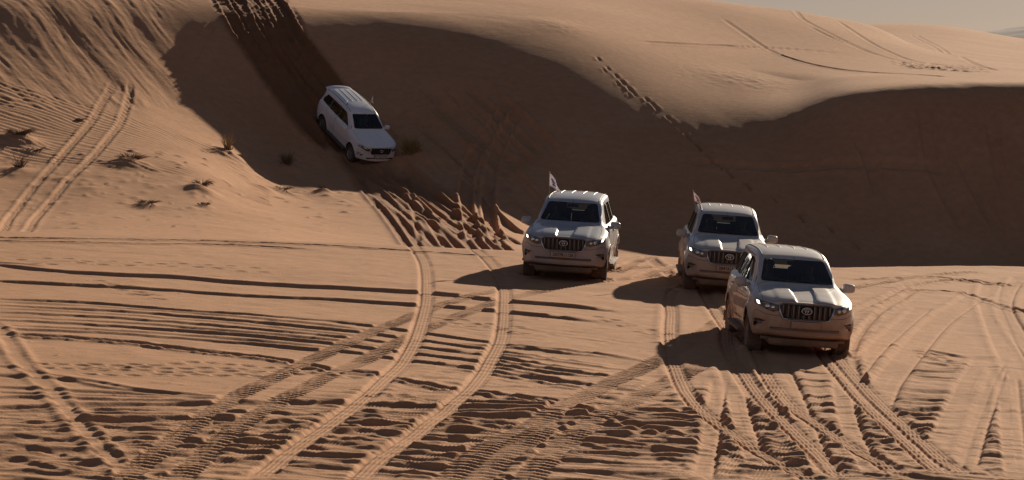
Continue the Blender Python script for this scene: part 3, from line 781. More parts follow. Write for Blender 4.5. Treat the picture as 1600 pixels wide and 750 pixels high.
class MB:
    """collects simple shapes for one mesh"""
    def __init__(s): s.v, s.f = [], []
    def add(s, V, F):
        n = len(s.v); s.v += [tuple(v) for v in V]; s.f += [tuple(i + n for i in f) for f in F]; return s
    def box(s, c, h, M=None, bev=0.0):
        x, y, z = h
        if bev <= 0:
            V = [Vector((sx * x, sy * y, sz * z)) for sx in (-1, 1) for sy in (-1, 1) for sz in (-1, 1)]
            F = [(0, 1, 3, 2), (4, 6, 7, 5), (0, 4, 5, 1), (2, 3, 7, 6), (0, 2, 6, 4), (1, 5, 7, 3)]
        else:
            bm = bmesh.new(); bmesh.ops.create_cube(bm, size=1)
            for v in bm.verts: v.co = Vector((v.co.x * 2 * x, v.co.y * 2 * y, v.co.z * 2 * z))
            bmesh.ops.bevel(bm, geom=bm.edges[:], offset=bev, segments=2, affect='EDGES', profile=.6)
            bm.verts.ensure_lookup_table(); V = [v.co.copy() for v in bm.verts]; F = [tuple(v.index for v in f.verts) for f in bm.faces]; bm.free()
        if M: V = [M @ v for v in V]
        c = Vector(c); return s.add([v + c for v in V], F)
    def tube(s, pts, r, n=8, closed=False):
        P = [Vector(p) for p in pts]; k = len(P); V = []; rr = r if isinstance(r, (list, tuple)) else [r] * k
        for i, p in enumerate(P):
            d = (P[(i + 1) % k] - P[i - 1]) if closed else (P[min(i + 1, k - 1)] - P[max(i - 1, 0)])
            d.normalize(); a = d.cross(Vector((0, 0, 1)) if abs(d.z) < .9 else Vector((1, 0, 0))).normalized(); b = d.cross(a)
            for j in range(n):
                t = 2 * math.pi * j / n; V.append(p + (a * math.cos(t) + b * math.sin(t)) * rr[i])
        F = []
        for i in range(k if closed else k - 1):
            for j in range(n): F.append((i * n + j, i * n + (j + 1) % n, ((i + 1) % k) * n + (j + 1) % n, ((i + 1) % k) * n + j))
        if not closed: F += [tuple(range(n - 1, -1, -1)), tuple(range((k - 1) * n, k * n))]
        return s.add(V, F)
    def build(s, name, mat, parent=None, smooth=True, ang=None):
        o = mesh_obj(name, s.v, s.f, mat, parent, smooth)
        bm = bmesh.new(); bm.from_mesh(o.data); bmesh.ops.recalc_face_normals(bm, faces=bm.faces); bm.to_mesh(o.data); bm.free()
        if ang: smooth_by_angle(o, ang)
        return o

# ---- materials
def simple(name, col, rough=.5, metal=0.0, spec=.5, coat=0.0, emit=None, es=0.0):
    m, nt, b = new_mat(name)
    b.inputs['Base Color'].default_value = (*col, 1); b.inputs['Roughness'].default_value = rough
    b.inputs['Metallic'].default_value = metal; b.inputs['Specular IOR Level'].default_value = spec
    b.inputs['Coat Weight'].default_value = coat
    if emit: b.inputs['Emission Color'].default_value = (*emit, 1); b.inputs['Emission Strength'].default_value = es
    return m
def dusty(name, base=None, rough=.35, metal=0.0, dust_gain=1.0, coat=0.0, lo=.25, hi=1.15):
    """paint (its colour from the object colour) with sand dust settled low down and in patches"""
    m, nt, b = new_mat(name); N, Lk = nt.nodes, nt.links
    tc = N.new('ShaderNodeTexCoord'); oi = N.new('ShaderNodeObjectInfo')
    sx = N.new('ShaderNodeSeparateXYZ'); Lk.new(tc.outputs['Object'], sx.inputs[0])
    mr = N.new('ShaderNodeMapRange'); mr.inputs['From Min'].default_value = hi; mr.inputs['From Max'].default_value = lo
    mr.inputs['To Min'].default_value = 0.17; mr.inputs['To Max'].default_value = 1.0
    Lk.new(sx.outputs['Z'], mr.inputs['Value'])
    n = N.new('ShaderNodeTexNoise'); n.inputs['Scale'].default_value = 3.5; n.inputs['Detail'].default_value = 7; n.inputs['Roughness'].default_value = .65
    Lk.new(tc.outputs['Object'], n.inputs['Vector'])
    r = N.new('ShaderNodeMapRange'); r.inputs['From Min'].default_value = .3; r.inputs['From Max'].default_value = .7
    r.inputs['To Min'].default_value = .55; r.inputs['To Max'].default_value = 1.35
    Lk.new(n.outputs['Fac'], r.inputs['Value'])
    m1 = N.new('ShaderNodeMath'); m1.operation = 'MULTIPLY'; Lk.new(mr.outputs[0], m1.inputs[0]); Lk.new(r.outputs[0], m1.inputs[1])
    m2 = N.new('ShaderNodeMath'); m2.operation = 'MULTIPLY'; Lk.new(m1.outputs[0], m2.inputs[0]); Lk.new(oi.outputs['Alpha'], m2.inputs[1])
    m3 = N.new('ShaderNodeMath'); m3.operation = 'MULTIPLY'; m3.use_clamp = True; Lk.new(m2.outputs[0], m3.inputs[0]); m3.inputs[1].default_value = dust_gain
    mx = N.new('ShaderNodeMix'); mx.data_type = 'RGBA'
    Lk.new(m3.outputs[0], mx.inputs[0])
    if base: mx.inputs[6].default_value = (*base, 1)
    else: Lk.new(oi.outputs['Color'], mx.inputs[6])
    mx.inputs[7].default_value = (.42, .25, .155, 1)
    Lk.new(mx.outputs[2], b.inputs['Base Color'])
    rr = N.new('ShaderNodeMapRange'); rr.inputs['To Min'].default_value = rough; rr.inputs['To Max'].default_value = .9
    Lk.new(m3.outputs[0], rr.inputs['Value']); Lk.new(rr.outputs[0], b.inputs['Roughness'])
    b.inputs['Metallic'].default_value = metal
    b.inputs['Coat Weight'].default_value = coat
    return m
PAINT = dusty('car_paint', None, .32, 0, 1.0, .5)
DARK = simple('cabin_lining', (.03, .03, .032), .8)
TRIMM = dusty('black_trim', (.03, .03, .03), .55, 0, .55, 0, .2, 1.3)
RUB = dusty('tyre_rubber', (.025, .024, .023), .85, 0, .55, 0, -.45, .5)
ALLOY = dusty('alloy', (.42, .42, .43), .35, .8, .6, 0, -.5, .5)
CHROME = simple('chrome', (.62, .62, .64), .2, 1.0)
BARM = simple('grille_chrome', (.17, .17, .18), .4, .6)
BLACKM = simple('gloss_black', (.012, .012, .013), .4)
SEATM = simple('seat_cloth', (.03, .028, .027), .9)
LAMPM = simple('lamp_lens', (.12, .11, .105), .3, .3, .5, .2)
DRL = simple('daytime_lamp', (.9, .9, .85), .3, 0, .5, 0, (1.0, .93, .78), 3.5)
DRLOFF = simple('daytime_lamp_off', (.5, .5, .5), .2)
REDM = simple('tail_lamp', (.35, .015, .02), .25, 0, .6, .6)
PLATEM = dusty('number_plate', (.50, .46, .41), .5, 0, 1.1, 0, .2, 1.0)
INKM = simple('plate_ink', (.035, .028, .025), .7)
def glass_mat(name, tint, gl=.02):
    m = bpy.data.materials.new(name); m.use_nodes = True; nt = m.node_tree; nt.nodes.clear(); N, Lk = nt.nodes, nt.links
    out = N.new('ShaderNodeOutputMaterial'); mix = N.new('ShaderNodeMixShader'); tr = N.new('ShaderNodeBsdfTransparent'); gs = N.new('ShaderNodeBsdfGlossy')
    tr.inputs['Color'].default_value = (*tint, 1); gs.inputs['Roughness'].default_value = gl; gs.inputs['Color'].default_value = (.85, .88, .9, 1)
    fr = N.new('ShaderNodeFresnel'); fr.inputs['IOR'].default_value = 1.5
    df = N.new('ShaderNodeBsdfDiffuse'); df.inputs['Color'].default_value = (.40, .27, .19, 1)
    tc = N.new('ShaderNodeTexCoord'); nz = N.new('ShaderNodeTexNoise'); nz.inputs['Scale'].default_value = 4; nz.inputs['Detail'].default_value = 6
    Lk.new(tc.outputs['Object'], nz.inputs['Vector'])
    mr = N.new('ShaderNodeMapRange'); mr.inputs['From Min'].default_value = .4; mr.inputs['From Max'].default_value = .8; mr.inputs['To Min'].default_value = .015; mr.inputs['To Max'].default_value = .05
    Lk.new(nz.outputs['Fac'], mr.inputs['Value'])
    mix2 = N.new('ShaderNodeMixShader')
    Lk.new(fr.outputs[0], mix.inputs[0]); Lk.new(tr.outputs[0], mix.inputs[1]); Lk.new(gs.outputs[0], mix.inputs[2])
    Lk.new(mr.outputs[0], mix2.inputs[0]); Lk.new(mix.outputs[0], mix2.inputs[1]); Lk.new(df.outputs[0], mix2.inputs[2])
    Lk.new(mix2.outputs[0], out.inputs['Surface']); return m
GLASS = glass_mat('windscreen_glass', (.62, .66, .64))
GLASSD = glass_mat('side_glass', (.45, .5, .5))

# ---- body cage
def body_cage():
    # x, bow, [ (y,z) x10 ] bottom centre -> top centre
    St = [
     (.90, .10, [(0,.44),(.45,.44),(.66,.47),(.70,.62),(.70,.86),(.69,.98),(.58,1.025),(.40,1.04),(.20,1.045),(0,1.045)]),
     (.80, .22, [(0,.40),(.60,.40),(.80,.43),(.845,.62),(.85,.88),(.83,1.015),(.70,1.075),(.46,1.095),(.22,1.10),(0,1.10)]),
     (.44, .05, [(0,.36),(.66,.36),(.885,.40),(.925,.60),(.93,.90),(.885,1.06),(.74,1.125),(.48,1.152),(.22,1.158),(0,1.158)]),
     (.05, .00, [(0,.34),(.68,.34),(.885,.40),(.925,.60),(.935,.92),(.885,1.105),(.75,1.17),(.48,1.20),(.22,1.206),(0,1.206)]),
     (-.40,-.06,[(0,.33),(.68,.33),(.875,.38),(.905,.60),(.92,.93),(.875,1.13),(.765,1.205),(.50,1.245),(.22,1.255),(0,1.255)]),
     (-.60,-.06,[(0,.33),(.68,.33),(.87,.38),(.90,.60),(.915,.93),(.87,1.145),(.775,1.215),(.715,1.345),(.42,1.385),(0,1.40)]),
     (-1.19,-.06,[(0,.33),(.68,.33),(.87,.38),(.90,.60),(.91,.93),(.87,1.15),(.79,1.215),(.632,1.655),(.50,1.705),(0,1.718)]),
     (-1.46,-.03,[(0,.33),(.68,.33),(.87,.38),(.90,.60),(.91,.93),(.87,1.155),(.795,1.22),(.635,1.715),(.53,1.772),(0,1.785)]),
     (-2.00,0,  [(0,.33),(.68,.33),(.87,.38),(.90,.60),(.91,.94),(.87,1.165),(.80,1.225),(.64,1.735),(.54,1.795),(0,1.806)]),
     (-2.70,0,  [(0,.35),(.68,.35),(.875,.40),(.915,.60),(.925,.95),(.875,1.18),(.80,1.235),(.635,1.73),(.53,1.79),(0,1.802)]),
     (-3.25,0,  [(0,.38),(.68,.38),(.875,.42),(.915,.60),(.92,.96),(.865,1.19),(.785,1.245),(.62,1.715),(.51,1.772),(0,1.785)]),
     (-3.62,.06,[(0,.42),(.62,.42),(.83,.45),(.87,.62),(.88,.96),(.83,1.20),(.745,1.255),(.575,1.66),(.45,1.72),(0,1.745)]),
     (-3.78,.10,[(0,.46),(.55,.46),(.72,.49),(.78,.64),(.79,.95),(.75,1.12),(.70,1.19),(.60,1.30),(.42,1.33),(0,1.34)]),
    ]
    V = []; ring = []
    NJ = 10
    for (x, bow, P) in St:
        r = []
        for s in (1, -1):
            for j, (y, z) in enumerate(P):
                if s == -1 and j in (0, NJ - 1): continue
                k = (y / .85) ** 2
                xx = x - bow * k if x > -3 else x + bow * k
                V.append((xx, y * s, z)); r.append(len(V) - 1)
        L = r[:NJ]; Rr = r[NJ:]
        loop = L + Rr[::-1]           # bottom centre, left side up, top centre, right side down
        ring.append(loop)
    n = len(ring[0]); F = []; cre = {}
    for i in range(len(ring) - 1):
        for j in range(n):
            F.append((ring[i][j], ring[i][(j + 1) % n], ring[i + 1][(j + 1) % n], ring[i + 1][j]))
    for end, idx, cx in ((0, 0, .96), (1, -1, -3.90)):
        lp = ring[idx]; C = {}
        for j in range(1, NJ - 1):
            z = V[lp[j]][2]; prof = 0
            if end == 0: xx = .955 if z < .9 else .93
            else: xx = -3.90 if z < .75 else (-3.84 if z < 1.15 else -3.80)
            V.append((xx, 0, z)); C[j] = len(V) - 1
        for j in range(1, NJ - 2):
            a, b = lp[j], lp[j + 1]; c, d = lp[n - j], lp[n - j - 1]
            f1 = (a, C[j], C[j + 1], b); f2 = (C[j], c, d, C[j + 1])
            F += [f1, f2]
        F += [(lp[0], C[1], lp[1]), (lp[0], lp[n - 1], C[1])]
        F += [(lp[NJ - 1], lp[NJ - 2], C[NJ - 2]), (lp[NJ - 1], C[NJ - 2], lp[n - (NJ - 2)])]
    o = mesh_obj('body', V, F, [PAINT, DARK])
    bm = bmesh.new(); bm.from_mesh(o.data); bmesh.ops.recalc_face_normals(bm, faces=bm.faces)
    bm.verts.ensure_lookup_table(); cl = bm.edges.layers.float.new('crease_edge')
    idx = {}
    def E_(a, b, w):
        e = bm.edges.get((bm.verts[a], bm.verts[b]))
        if e: e[cl] = w
    for i in range(len(ring)):
        for j in range(n):
            jj = min(j, n - j) if j else 0
            jn = min(j + 1, n - j - 1)
            if i == 4 and jj >= 6 and jn >= 6: E_(ring[i][j], ring[i][(j + 1) % n], .85)
            if i == 6 and jj >= 7 and jn >= 7: E_(ring[i][j], ring[i][(j + 1) % n], .45)
            if i == 11 and jj >= 7 and jn >= 7: E_(ring[i][j], ring[i][(j + 1) % n], .6)
            if i == 0: E_(ring[i][j], ring[i][(j + 1) % n], .35)
            if i + 1 < len(ring):
                if jj == 7 and 4 <= i <= 11: E_(ring[i][j], ring[i + 1][j], .55)
                if jj == 5: E_(ring[i][j], ring[i + 1][j], .35)
                if jj == 6 and i >= 4: E_(ring[i][j], ring[i + 1][j], .5)
                if jj == 2: E_(ring[i][j], ring[i + 1][j], .5)
    bm.to_mesh(o.data); bm.free()
    m = o.modifiers.new('s', 'SUBSURF'); m.levels = 3; m.render_levels = 3
    bake(o)
    me = o.data; n = len(me.vertices); co = np.empty(n * 3); me.vertices.foreach_get('co', co); co = co.reshape(-1, 3)
    nr = np.empty(n * 3); me.vertices.foreach_get('normal', nr); nr = nr.reshape(-1, 3)
    x, y, z = co.T; ay = np.abs(y)
    # hood sculpting
    hm = sstep(-.44, -.30, x) * (1 - sstep(.80, .93, x)) * (nr[:, 2] > .6) * (z > 1.0)
    c = sstep(.15 + .03 * (.9 - x), .20 + .03 * (.9 - x), ay)
    z += hm * (-.027 * (1 - c) + .010 * c * (1 - sstep(.47, .55, ay)) - .004)
    # wheel arch flares, body crease
    for wx in (0, -2.79):
        r = np.hypot(x - wx, z - .385)
        f = np.exp(-((r - .50) / .055) ** 2) * sstep(.6, .8, ay) * (z > .3)
        y += np.sign(y) * f * .028
    side = sstep(.78, .86, ay)
    y -= np.sign(y) * side * .018 * np.exp(-((z - .58) / .07) ** 2) * (x < -.55) * (x > -2.25)
    # bumper lip and grille shelf
    fr = (x > .55)
    x += fr * .022 * np.exp(-((z - .50) / .05) ** 2) * (1 - sstep(.6, .8, ay))
    me.vertices.foreach_set('co', np.c_[x, y, z].ravel()); me.update()
    return o

def hitter(o):
    return BVHTree.FromPolygons([v.co.copy() for v in o.data.vertices], [tuple(p.vertices) for p in o.data.polygons])
def patch(tree, poly, axis, sgn, off, name, mat, parent, n=14, thick=0.0):
    """panel that follows the body: 2D outline projected onto it along an axis"""
    bm = bmesh.new()
    P = [Vector(p) for p in poly]
    def conv(p, q): return (0, p, q) if axis == 'x' else (p, 0, q)
    vs = [bm.verts.new(conv(p.x, p.y)) for p in P]
    f = bm.faces.new(vs)
    lo = [min(p[i] for p in P) for i in (0, 1)]; hi = [max(p[i] for p in P) for i in (0, 1)]
    step = max(hi[0] - lo[0], hi[1] - lo[1]) / n
    ax = (Vector((0, 1, 0)), Vector((0, 0, 1))) if axis == 'x' else (Vector((1, 0, 0)), Vector((0, 0, 1)))
    for i in (0, 1):
        c = lo[i] + step
        while c < hi[i] - 1e-4:
            bmesh.ops.bisect_plane(bm, geom=bm.verts[:] + bm.edges[:] + bm.faces[:], plane_co=ax[i] * c, plane_no=ax[i]); c += step
    bmesh.ops.triangulate(bm, faces=[f for f in bm.faces if len(f.verts) > 4])
    for v in bm.verts:
        if axis == 'x': o0, d = Vector((sgn * 6, v.co.y, v.co.z)), Vector((-sgn, 0, 0))
        else: o0, d = Vector((v.co.x, sgn * 3, v.co.z)), Vector((0, -sgn, 0))
        h = tree.ray_cast(o0, d)
        if h[0] is not None: v.co = h[0] - d * off
        else:
            q = tree.find_nearest(Vector((sgn * .8, v.co.y, v.co.z)) if axis == 'x' else Vector((v.co.x, sgn * .8, v.co.z)))
            v.co = q[0] - d * off
    bmesh.ops.recalc_face_normals(bm, faces=bm.faces)
    if thick:
        ret = bmesh.ops.extrude_face_region(bm, geom=bm.faces[:])
        for e in ret['geom']:
            if isinstance(e, bmesh.types.BMVert): e.co -= (Vector((sgn, 0, 0)) if axis == 'x' else Vector((0, sgn, 0))) * thick
        bmesh.ops.recalc_face_normals(bm, faces=bm.faces)
    me = bpy.data.meshes.new(name); bm.to_mesh(me); bm.free(); me.materials.append(mat)
    me.polygons.foreach_set('use_smooth', [True] * len(me.polygons))
    o = bpy.data.objects.new(name, me); COL.objects.link(o); o.parent = parent; return o

WIN_F = [(-.80, 1.225), (-1.30, 1.585), (-1.42, 1.62), (-1.76, 1.635), (-1.76, 1.225)]
WIN_R = [(-1.84, 1.225), (-1.84, 1.637), (-2.60, 1.63), (-2.66, 1.24)]
WIN_Q = [(-2.75, 1.245), (-2.70, 1.628), (-3.20, 1.60), (-3.42, 1.35), (-3.38, 1.265)]
WSH = [(-.665, 1.285), (.665, 1.285), (.60, 1.48), (.545, 1.655), (-.545, 1.655), (-.60, 1.48)]
REARW = [(-.56, 1.30), (.56, 1.30), (.47, 1.635), (-.47, 1.635)]
GRILLE = [(-.475, .965), (-.42, 1.005), (.42, 1.005), (.475, .965), (.40, .755), (-.40, .755)]
def text_mesh(txt, size, name, mat, parent, mat4, ext=.003):
    cu = bpy.data.curves.new('txt', 'FONT'); cu.body = txt; cu.size = size; cu.extrude = ext; cu.align_x = 'CENTER'; cu.align_y = 'CENTER'; cu.resolution_u = 3; cu.offset = .0015
    t = bpy.data.objects.new('txt', cu); COL.objects.link(t)
    dg = bpy.context.evaluated_depsgraph_get(); dg.update()
    me = bpy.data.meshes.new_from_object(t.evaluated_get(dg)); bpy.data.objects.remove(t)
    me.transform(mat4); me.materials.clear(); me.materials.append(mat); me.name = name
    o = bpy.data.objects.new(name, me); COL.objects.link(o); o.parent = parent; return o

def make_car():
    root = bpy.data.objects.new('off_road_car', None); COL.objects.link(root)
    root.empty_display_size = .3
    body = body_cage()
    T0 = hitter(body)
    # cabin hollow
    cav = [(-.52, .60), (-.50, 1.16), (-.62, 1.30), (-1.17, 1.665), (-1.42, 1.735), (-3.25, 1.735), (-3.52, 1.68), (-3.66, 1.25), (-3.62, .90), (-2.24, .90), (-2.24, .56), (-.62, .56)]
    def tap(x, y, z):
        s = 1 if y > 0 else -1
        w = np.interp(z, [.5, 1.16, 1.25, 1.68, 1.74], [.80, .80, .755, .565, .47]); return (x, s * w, z)
    cuts = [prism(cav, 'y', -1, 1, 1, tap), prism(rounded(WSH, .06), 'x', -.10, -1.6), prism(rounded(REARW, .06), 'x', -3.3, -4.2)]
    for s in (1, -1):
        for w in (WIN_F, WIN_R, WIN_Q): cuts.append(prism(rounded(w, .05), 'y', .45 * s, 1.2 * s))
        for wx in (0, -2.79):
            pts = [(wx + .455 * math.cos(a), .40 + .455 * math.sin(a)) for a in np.linspace(0, 2 * math.pi, 41)[:-1]]
            cuts.append(prism(pts, 'y', .56 * s, 1.3 * s))
        cuts.append(prism(rounded([(.68 * s, .69), (.83 * s, .705), (.865 * s, .695), (.868 * s, .56), (.835 * s, .56), (.77 * s, .635)], .015), 'x', .40, 1.2, 0))
    cuts.append(prism(rounded(GRILLE, .02), 'x', .83, 1.2))
    cuts.append(prism(rounded([(-.60, .545), (.60, .545), (.62, .585), (-.62, .585)], .01), 'x', .84, 1.2))
    for c in cuts: boolean(body, c, 'DIFFERENCE'); kill(c)
    # split into panels
    parts = []
    def split(poly, axis, a, b, name, gap=.0045):
        big = prism(grow(poly, gap), axis, a, b); small = prism(grow(poly, -gap * .4), axis, a, b)
        p = boolean_copy(body, small, 'INTERSECT', name); boolean(body, big, 'DIFFERENCE'); kill(big); kill(small)
        smooth_by_angle(p, 28); p.parent = root; parts.append(p); return p
    split([(-.43, -.715), (.2, -.755), (.62, -.74), (.80, -.60), (.865, -.40), (.885, 0), (.865, .40), (.80, .60), (.62, .74), (.2, .755), (-.43, .715)], 'z', 1.0, 1.5, 'bonnet')
    split([(.47, .30), (1.2, .30), (1.2, .785), (.86, .785), (.60, .855), (.50, .82)], 'y', -1.2, 1.2, 'front_bumper')
    for s in (1, -1):
        split(rounded([(-.60, .43), (-.56, .80), (-.62, 1.20), (-1.20, 1.605), (-1.34, 1.665), (-1.80, 1.675), (-1.80, .43)], .03), 'y', .60 * s, 1.2 * s, 'front_door')
        split(rounded([(-1.815, .43), (-1.815, 1.675), (-2.64, 1.668), (-2.71, 1.23), (-2.66, .98), (-2.30, .74), (-2.20, .43)], .03), 'y', .60 * s, 1.2 * s, 'rear_door')
    split(rounded([(-.66, .66), (-.68, 1.0), (-.66, 1.25), (-.54, 1.68), (.54, 1.68), (.66, 1.25), (.68, 1.0), (.66, .66)], .03), 'x', -3.55, -4.3, 'tailgate')
    split([(-3.52, .36), (-4.2, .36), (-4.2, .64), (-3.30, .64), (-3.30, .55)], 'y', -1.2, 1.2, 'rear_bumper')
    smooth_by_angle(body, 28); body.name = 'body'; body.parent = root
    # glass
    patch(T0, rounded(grow(WSH, .012), .05), 'x', 1, -.010, 'windscreen', GLASS, root, 16)
    patch(T0, rounded(grow(REARW, .012), .05), 'x', -1, -.010, 'rear_window', GLASS, root, 8)
    for s in (1, -1):
        for w, nm in ((WIN_F, 'door_window'), (WIN_R, 'door_window'), (WIN_Q, 'quarter_window')):
            patch(T0, rounded(grow(w, .01), .05), 'y', s, -.012, nm, GLASSD, root, 6)
        # black window surrounds between the panes
        patch(T0, [(-1.765, 1.232), (-1.835, 1.232), (-1.835, 1.628), (-1.765, 1.628)], 'y', s, .0035, 'window_pillar', TRIMM, root, 5, .004)
        patch(T0, [(-2.67, 1.25), (-2.745, 1.255), (-2.70, 1.62), (-2.61, 1.622)], 'y', s, .0035, 'window_pillar', TRIMM, root, 5, .004)
    # windscreen dark surround
    m = MB()
    # headlights
    for s in (1, -1):
        hp = [(.49 * s, .975), (.62 * s, 1.0), (.80 * s, 1.035), (.875 * s, 1.055), (.905 * s, 1.03), (.90 * s, .965), (.80 * s, .925), (.70 * s, .885), (.58 * s, .85), (.475 * s, .875)]
        h = patch(T0, hp, 'x', 1, .006, 'headlight', LAMPM, root, 14, .03)
        d = patch(T0, [(.795 * s, .955), (.835 * s, .965), (.845 * s, 1.02), (.81 * s, 1.01)], 'x', 1, .010, 'daytime_lamp', DRL, h, 4, .004)
        for yy, zz, r in ((.68, .945, .042), (.585, .93, .034)):
            c = [(yy * s + r * math.cos(a), zz + r * math.sin(a)) for a in np.linspace(0, 2 * math.pi, 13)[:-1]]
            patch(T0, c, 'x', 1, .010, 'lamp_reflector', CHROME, h, 3, .004)
        # fog lamps in their pockets
        mb = MB(); M = Matrix.Rotation(s * .45, 3, 'Z'); mb.box((.72, .775 * s, .645), (.012, .055, .022), M, .005); mb.build('fog_lamp', LAMPM, root, True, 40)
        # tail lamps
        patch(T0, [(-3.60, .98), (-3.58, 1.30), (-3.63, 1.42), (-3.80, 1.36), (-3.86, 1.10), (-3.84, .96)], 'y', s, .008, 'tail_lamp', REDM, root, 8, .02)
        # mirrors
        mb = MB(); bm = bmesh.new(); bmesh.ops.create_uvsphere(bm, u_segments=20, v_segments=12, radius=1)
        for v in bm.verts:
            c = v.co; q = [abs(a) ** .48 * (1 if a > 0 else -1) for a in c]
            v.co = Vector((q[0] * .065 - .03 * abs(q[1]), q[1] * .112, q[2] * .082 * (1 - .12 * q[1] * s)))
        mv = [v.co + Vector((-.72, .99 * s, 1.225)) for v in bm.verts]; mf = [tuple(v.index for v in f.verts) for f in bm.faces]; bm.free()
        mir = MB().add(mv, mf).build('side_mirror', PAINT, root)
        gl = MB().box((-.795, .985 * s, 1.225), (.003, .085, .066), None, .002).build('mirror_glass', CHROME, mir)
        MB().tube([(-.76, .82 * s, 1.19), (-.74, .88 * s, 1.17), (-.72, .96 * s, 1.17)], [.045, .035, .035], 8).build('mirror_arm', PAINT, mir)
        # handles, running board, sill, mudflaps, roof strips
        for hx in (-1.62, -2.46):
            y0 = (T0.ray_cast(Vector((hx, 3 * s, 1.06)), Vector((0, -s, 0)))[0] or Vector((0, .9 * s, 0))).y
            MB().tube([(hx - .085, y0 - .01 * s, 1.06), (hx - .07, y0 + .03 * s, 1.062), (hx + .07, y0 + .03 * s, 1.058), (hx + .085, y0 - .01 * s, 1.056)], [.012, .015, .015, .012], 8).build('door_handle', PAINT, root)
        rb = MB().box((-1.38, .925 * s, .375), (.90, .085, .028), None, .014); rb.build('running_board', TRIMM, root, True, 40)
        for hx in (.52, -3.32):
            pass
        MB().box((-.50, .80 * s, .34), (.012, .13, .10), None, .004).build('mudflap', TRIMM, root)
        MB().box((-3.29, .80 * s, .36), (.012, .13, .10), None, .004).build('mudflap', TRIMM, root)
        pts = []
        for xx in np.linspace(-1.22, -3.50, 24):
            hh = T0.ray_cast(Vector((xx, .565 * s, 3)), Vector((0, 0, -1)))[0]; pts.append((xx, .565 * s, hh.z + .002))
        MB().tube(pts, .010, 6).build('roof_strip', TRIMM, root)
        # arch lip
        for wx in (0, -2.79):
            pts = []
            for a in np.linspace(math.radians(-8), math.radians(188), 26):
                px, pz = wx + .462 * math.cos(a), .40 + .462 * math.sin(a)
                hh = T0.ray_cast(Vector((wx + .475 * math.cos(a), 3 * s, .40 + .475 * math.sin(a))), Vector((0, -s, 0)))[0]
                if hh is None: continue
                pts.append((px, hh.y - .006 * s, pz))
            MB().tube(pts, .016, 6).build('wheel_arch', PAINT, root)
    for y in (-.37, -.13, .13, .37):
        pts = []
        for xx in np.linspace(-2.02, -3.46, 16):
            hh = T0.ray_cast(Vector((xx, y, 3)), Vector((0, 0, -1)))[0]; e = min(1, min(abs(xx + 2.02), abs(xx + 3.46)) / .12)
            pts.append((xx, y, hh.z - .020 + .009 * e))
        MB().tube(pts, .021, 8).build('roof_rib', PAINT, root)
    # spoiler
    MB().add(*loft_spoiler(T0)).build('roof_spoiler', PAINT, root, True, 50)
    # grille: backing, bars, surround, emblem
    g = MB().box((.845, 0, .88), (.006, .47, .13)).build('grille', BLACKM, root, False)
    for k in range(6): MB().box((.868, 0, .79 + .035 * k), (.006, .44 - .010 * abs(k - 5), .004)).build('grille_mesh_bar', BLACKM, g, False)
    def fx(y): return .952 - .10 * (y / .70) ** 2
    for k in range(10):
        y = (k - 4.5) * .092
        top, bot = .992, .765
        if abs(y) > .38: bot = .84
        if abs(y) < .1: top = .83
        zc, hz = (top + bot) / 2, (top - bot) / 2
        MB().box((fx(y) - .035, y, zc), (.018, .0125, hz), Matrix.Rotation(.10, 3, 'Y'), .004).build('grille_bar', BARM, g, True, 40)
        MB().box((fx(y) - .05, y + .028 * (1 if y > 0 else -1), zc), (.012, .006, hz * .96), None, .002).build('grille_fin', TRIMM, g, True, 40)
    pts = [(fx(y) - .010, y, z) for (y, z) in rounded(grow(GRILLE, .004), .02)]
    MB().tube(pts, .0125, 8, True).build('grille_surround', BARM, g)
    for s in (1, -1):
        MB().tube([(fx(.45) - .0, .49 * s, .985), (fx(.45) + .004, .46 * s, .87), (fx(.41) + .004, .41 * s, .75), (fx(.3) + .006, .32 * s, .742)], [.012, .016, .014, .008], 8).build('grille_corner', CHROME, g)
    em = bpy.data.objects.new('emblem', None)
    def ell(cy, cz, ry, rz, r=.0065, n=28): return [(fx(0) - .006 + .0, cy + ry * math.cos(a), cz + rz * math.sin(a)) for a in np.linspace(0, 2 * math.pi, n + 1)[:-1]]
    MB().tube(ell(0, .905, .088, .060), .0085, 8, True).tube(ell(0, .926, .058, .023), .006, 8, True).tube(ell(0, .897, .022, .048), .006, 8, True).build('emblem', CHROME, g)
    bpy.data.objects.remove(em)
    MB().box((fx(0) - .028, 0, .905), (.008, .088, .06), None, .006).build('emblem_plate', BLACKM, g)
    MB().box((.905, 0, .565), (.006, .60, .018)).build('intake_slot', TRIMM, root, False)
    # plate (lettering is added per vehicle)
    MB().box((.974, 0, .655), (.006, .26, .058), None, .003).build('number_plate', PLATEM, root, True, 40)
    MB().box((.962, 0, .655), (.008, .272, .068), None, .003).build('plate_frame', TRIMM, root, True, 40)
    # underside
    und = MB().box((-1.45, 0, .34), (2.25, .62, .05), None, .02).box((.62, 0, .36), (.16, .60, .05), Matrix.Rotation(.35, 3, 'Y'), .02)
    und.tube([(0, -.68, .36), (0, .68, .36)], .045, 10).tube([(-2.79, -.68, .37), (-2.79, .68, .37)], .055, 10).tube([(-.1, .5, .33), (-.9, .35, .36)], .03).tube([(-.1, -.5, .33), (-.9, -.35, .36)], .03)
    und.box((-2.79, .05, .36), (.13, .16, .13), None, .05)
    und.build('chassis', TRIMM, root, True, 40)
    for s in (1, -1): MB().box((.66, .66 * s, .375), (.06, .08, .022), None, .008).build('tow_bracket', TRIMM, root, True, 40)
    # wheels
    tread = None
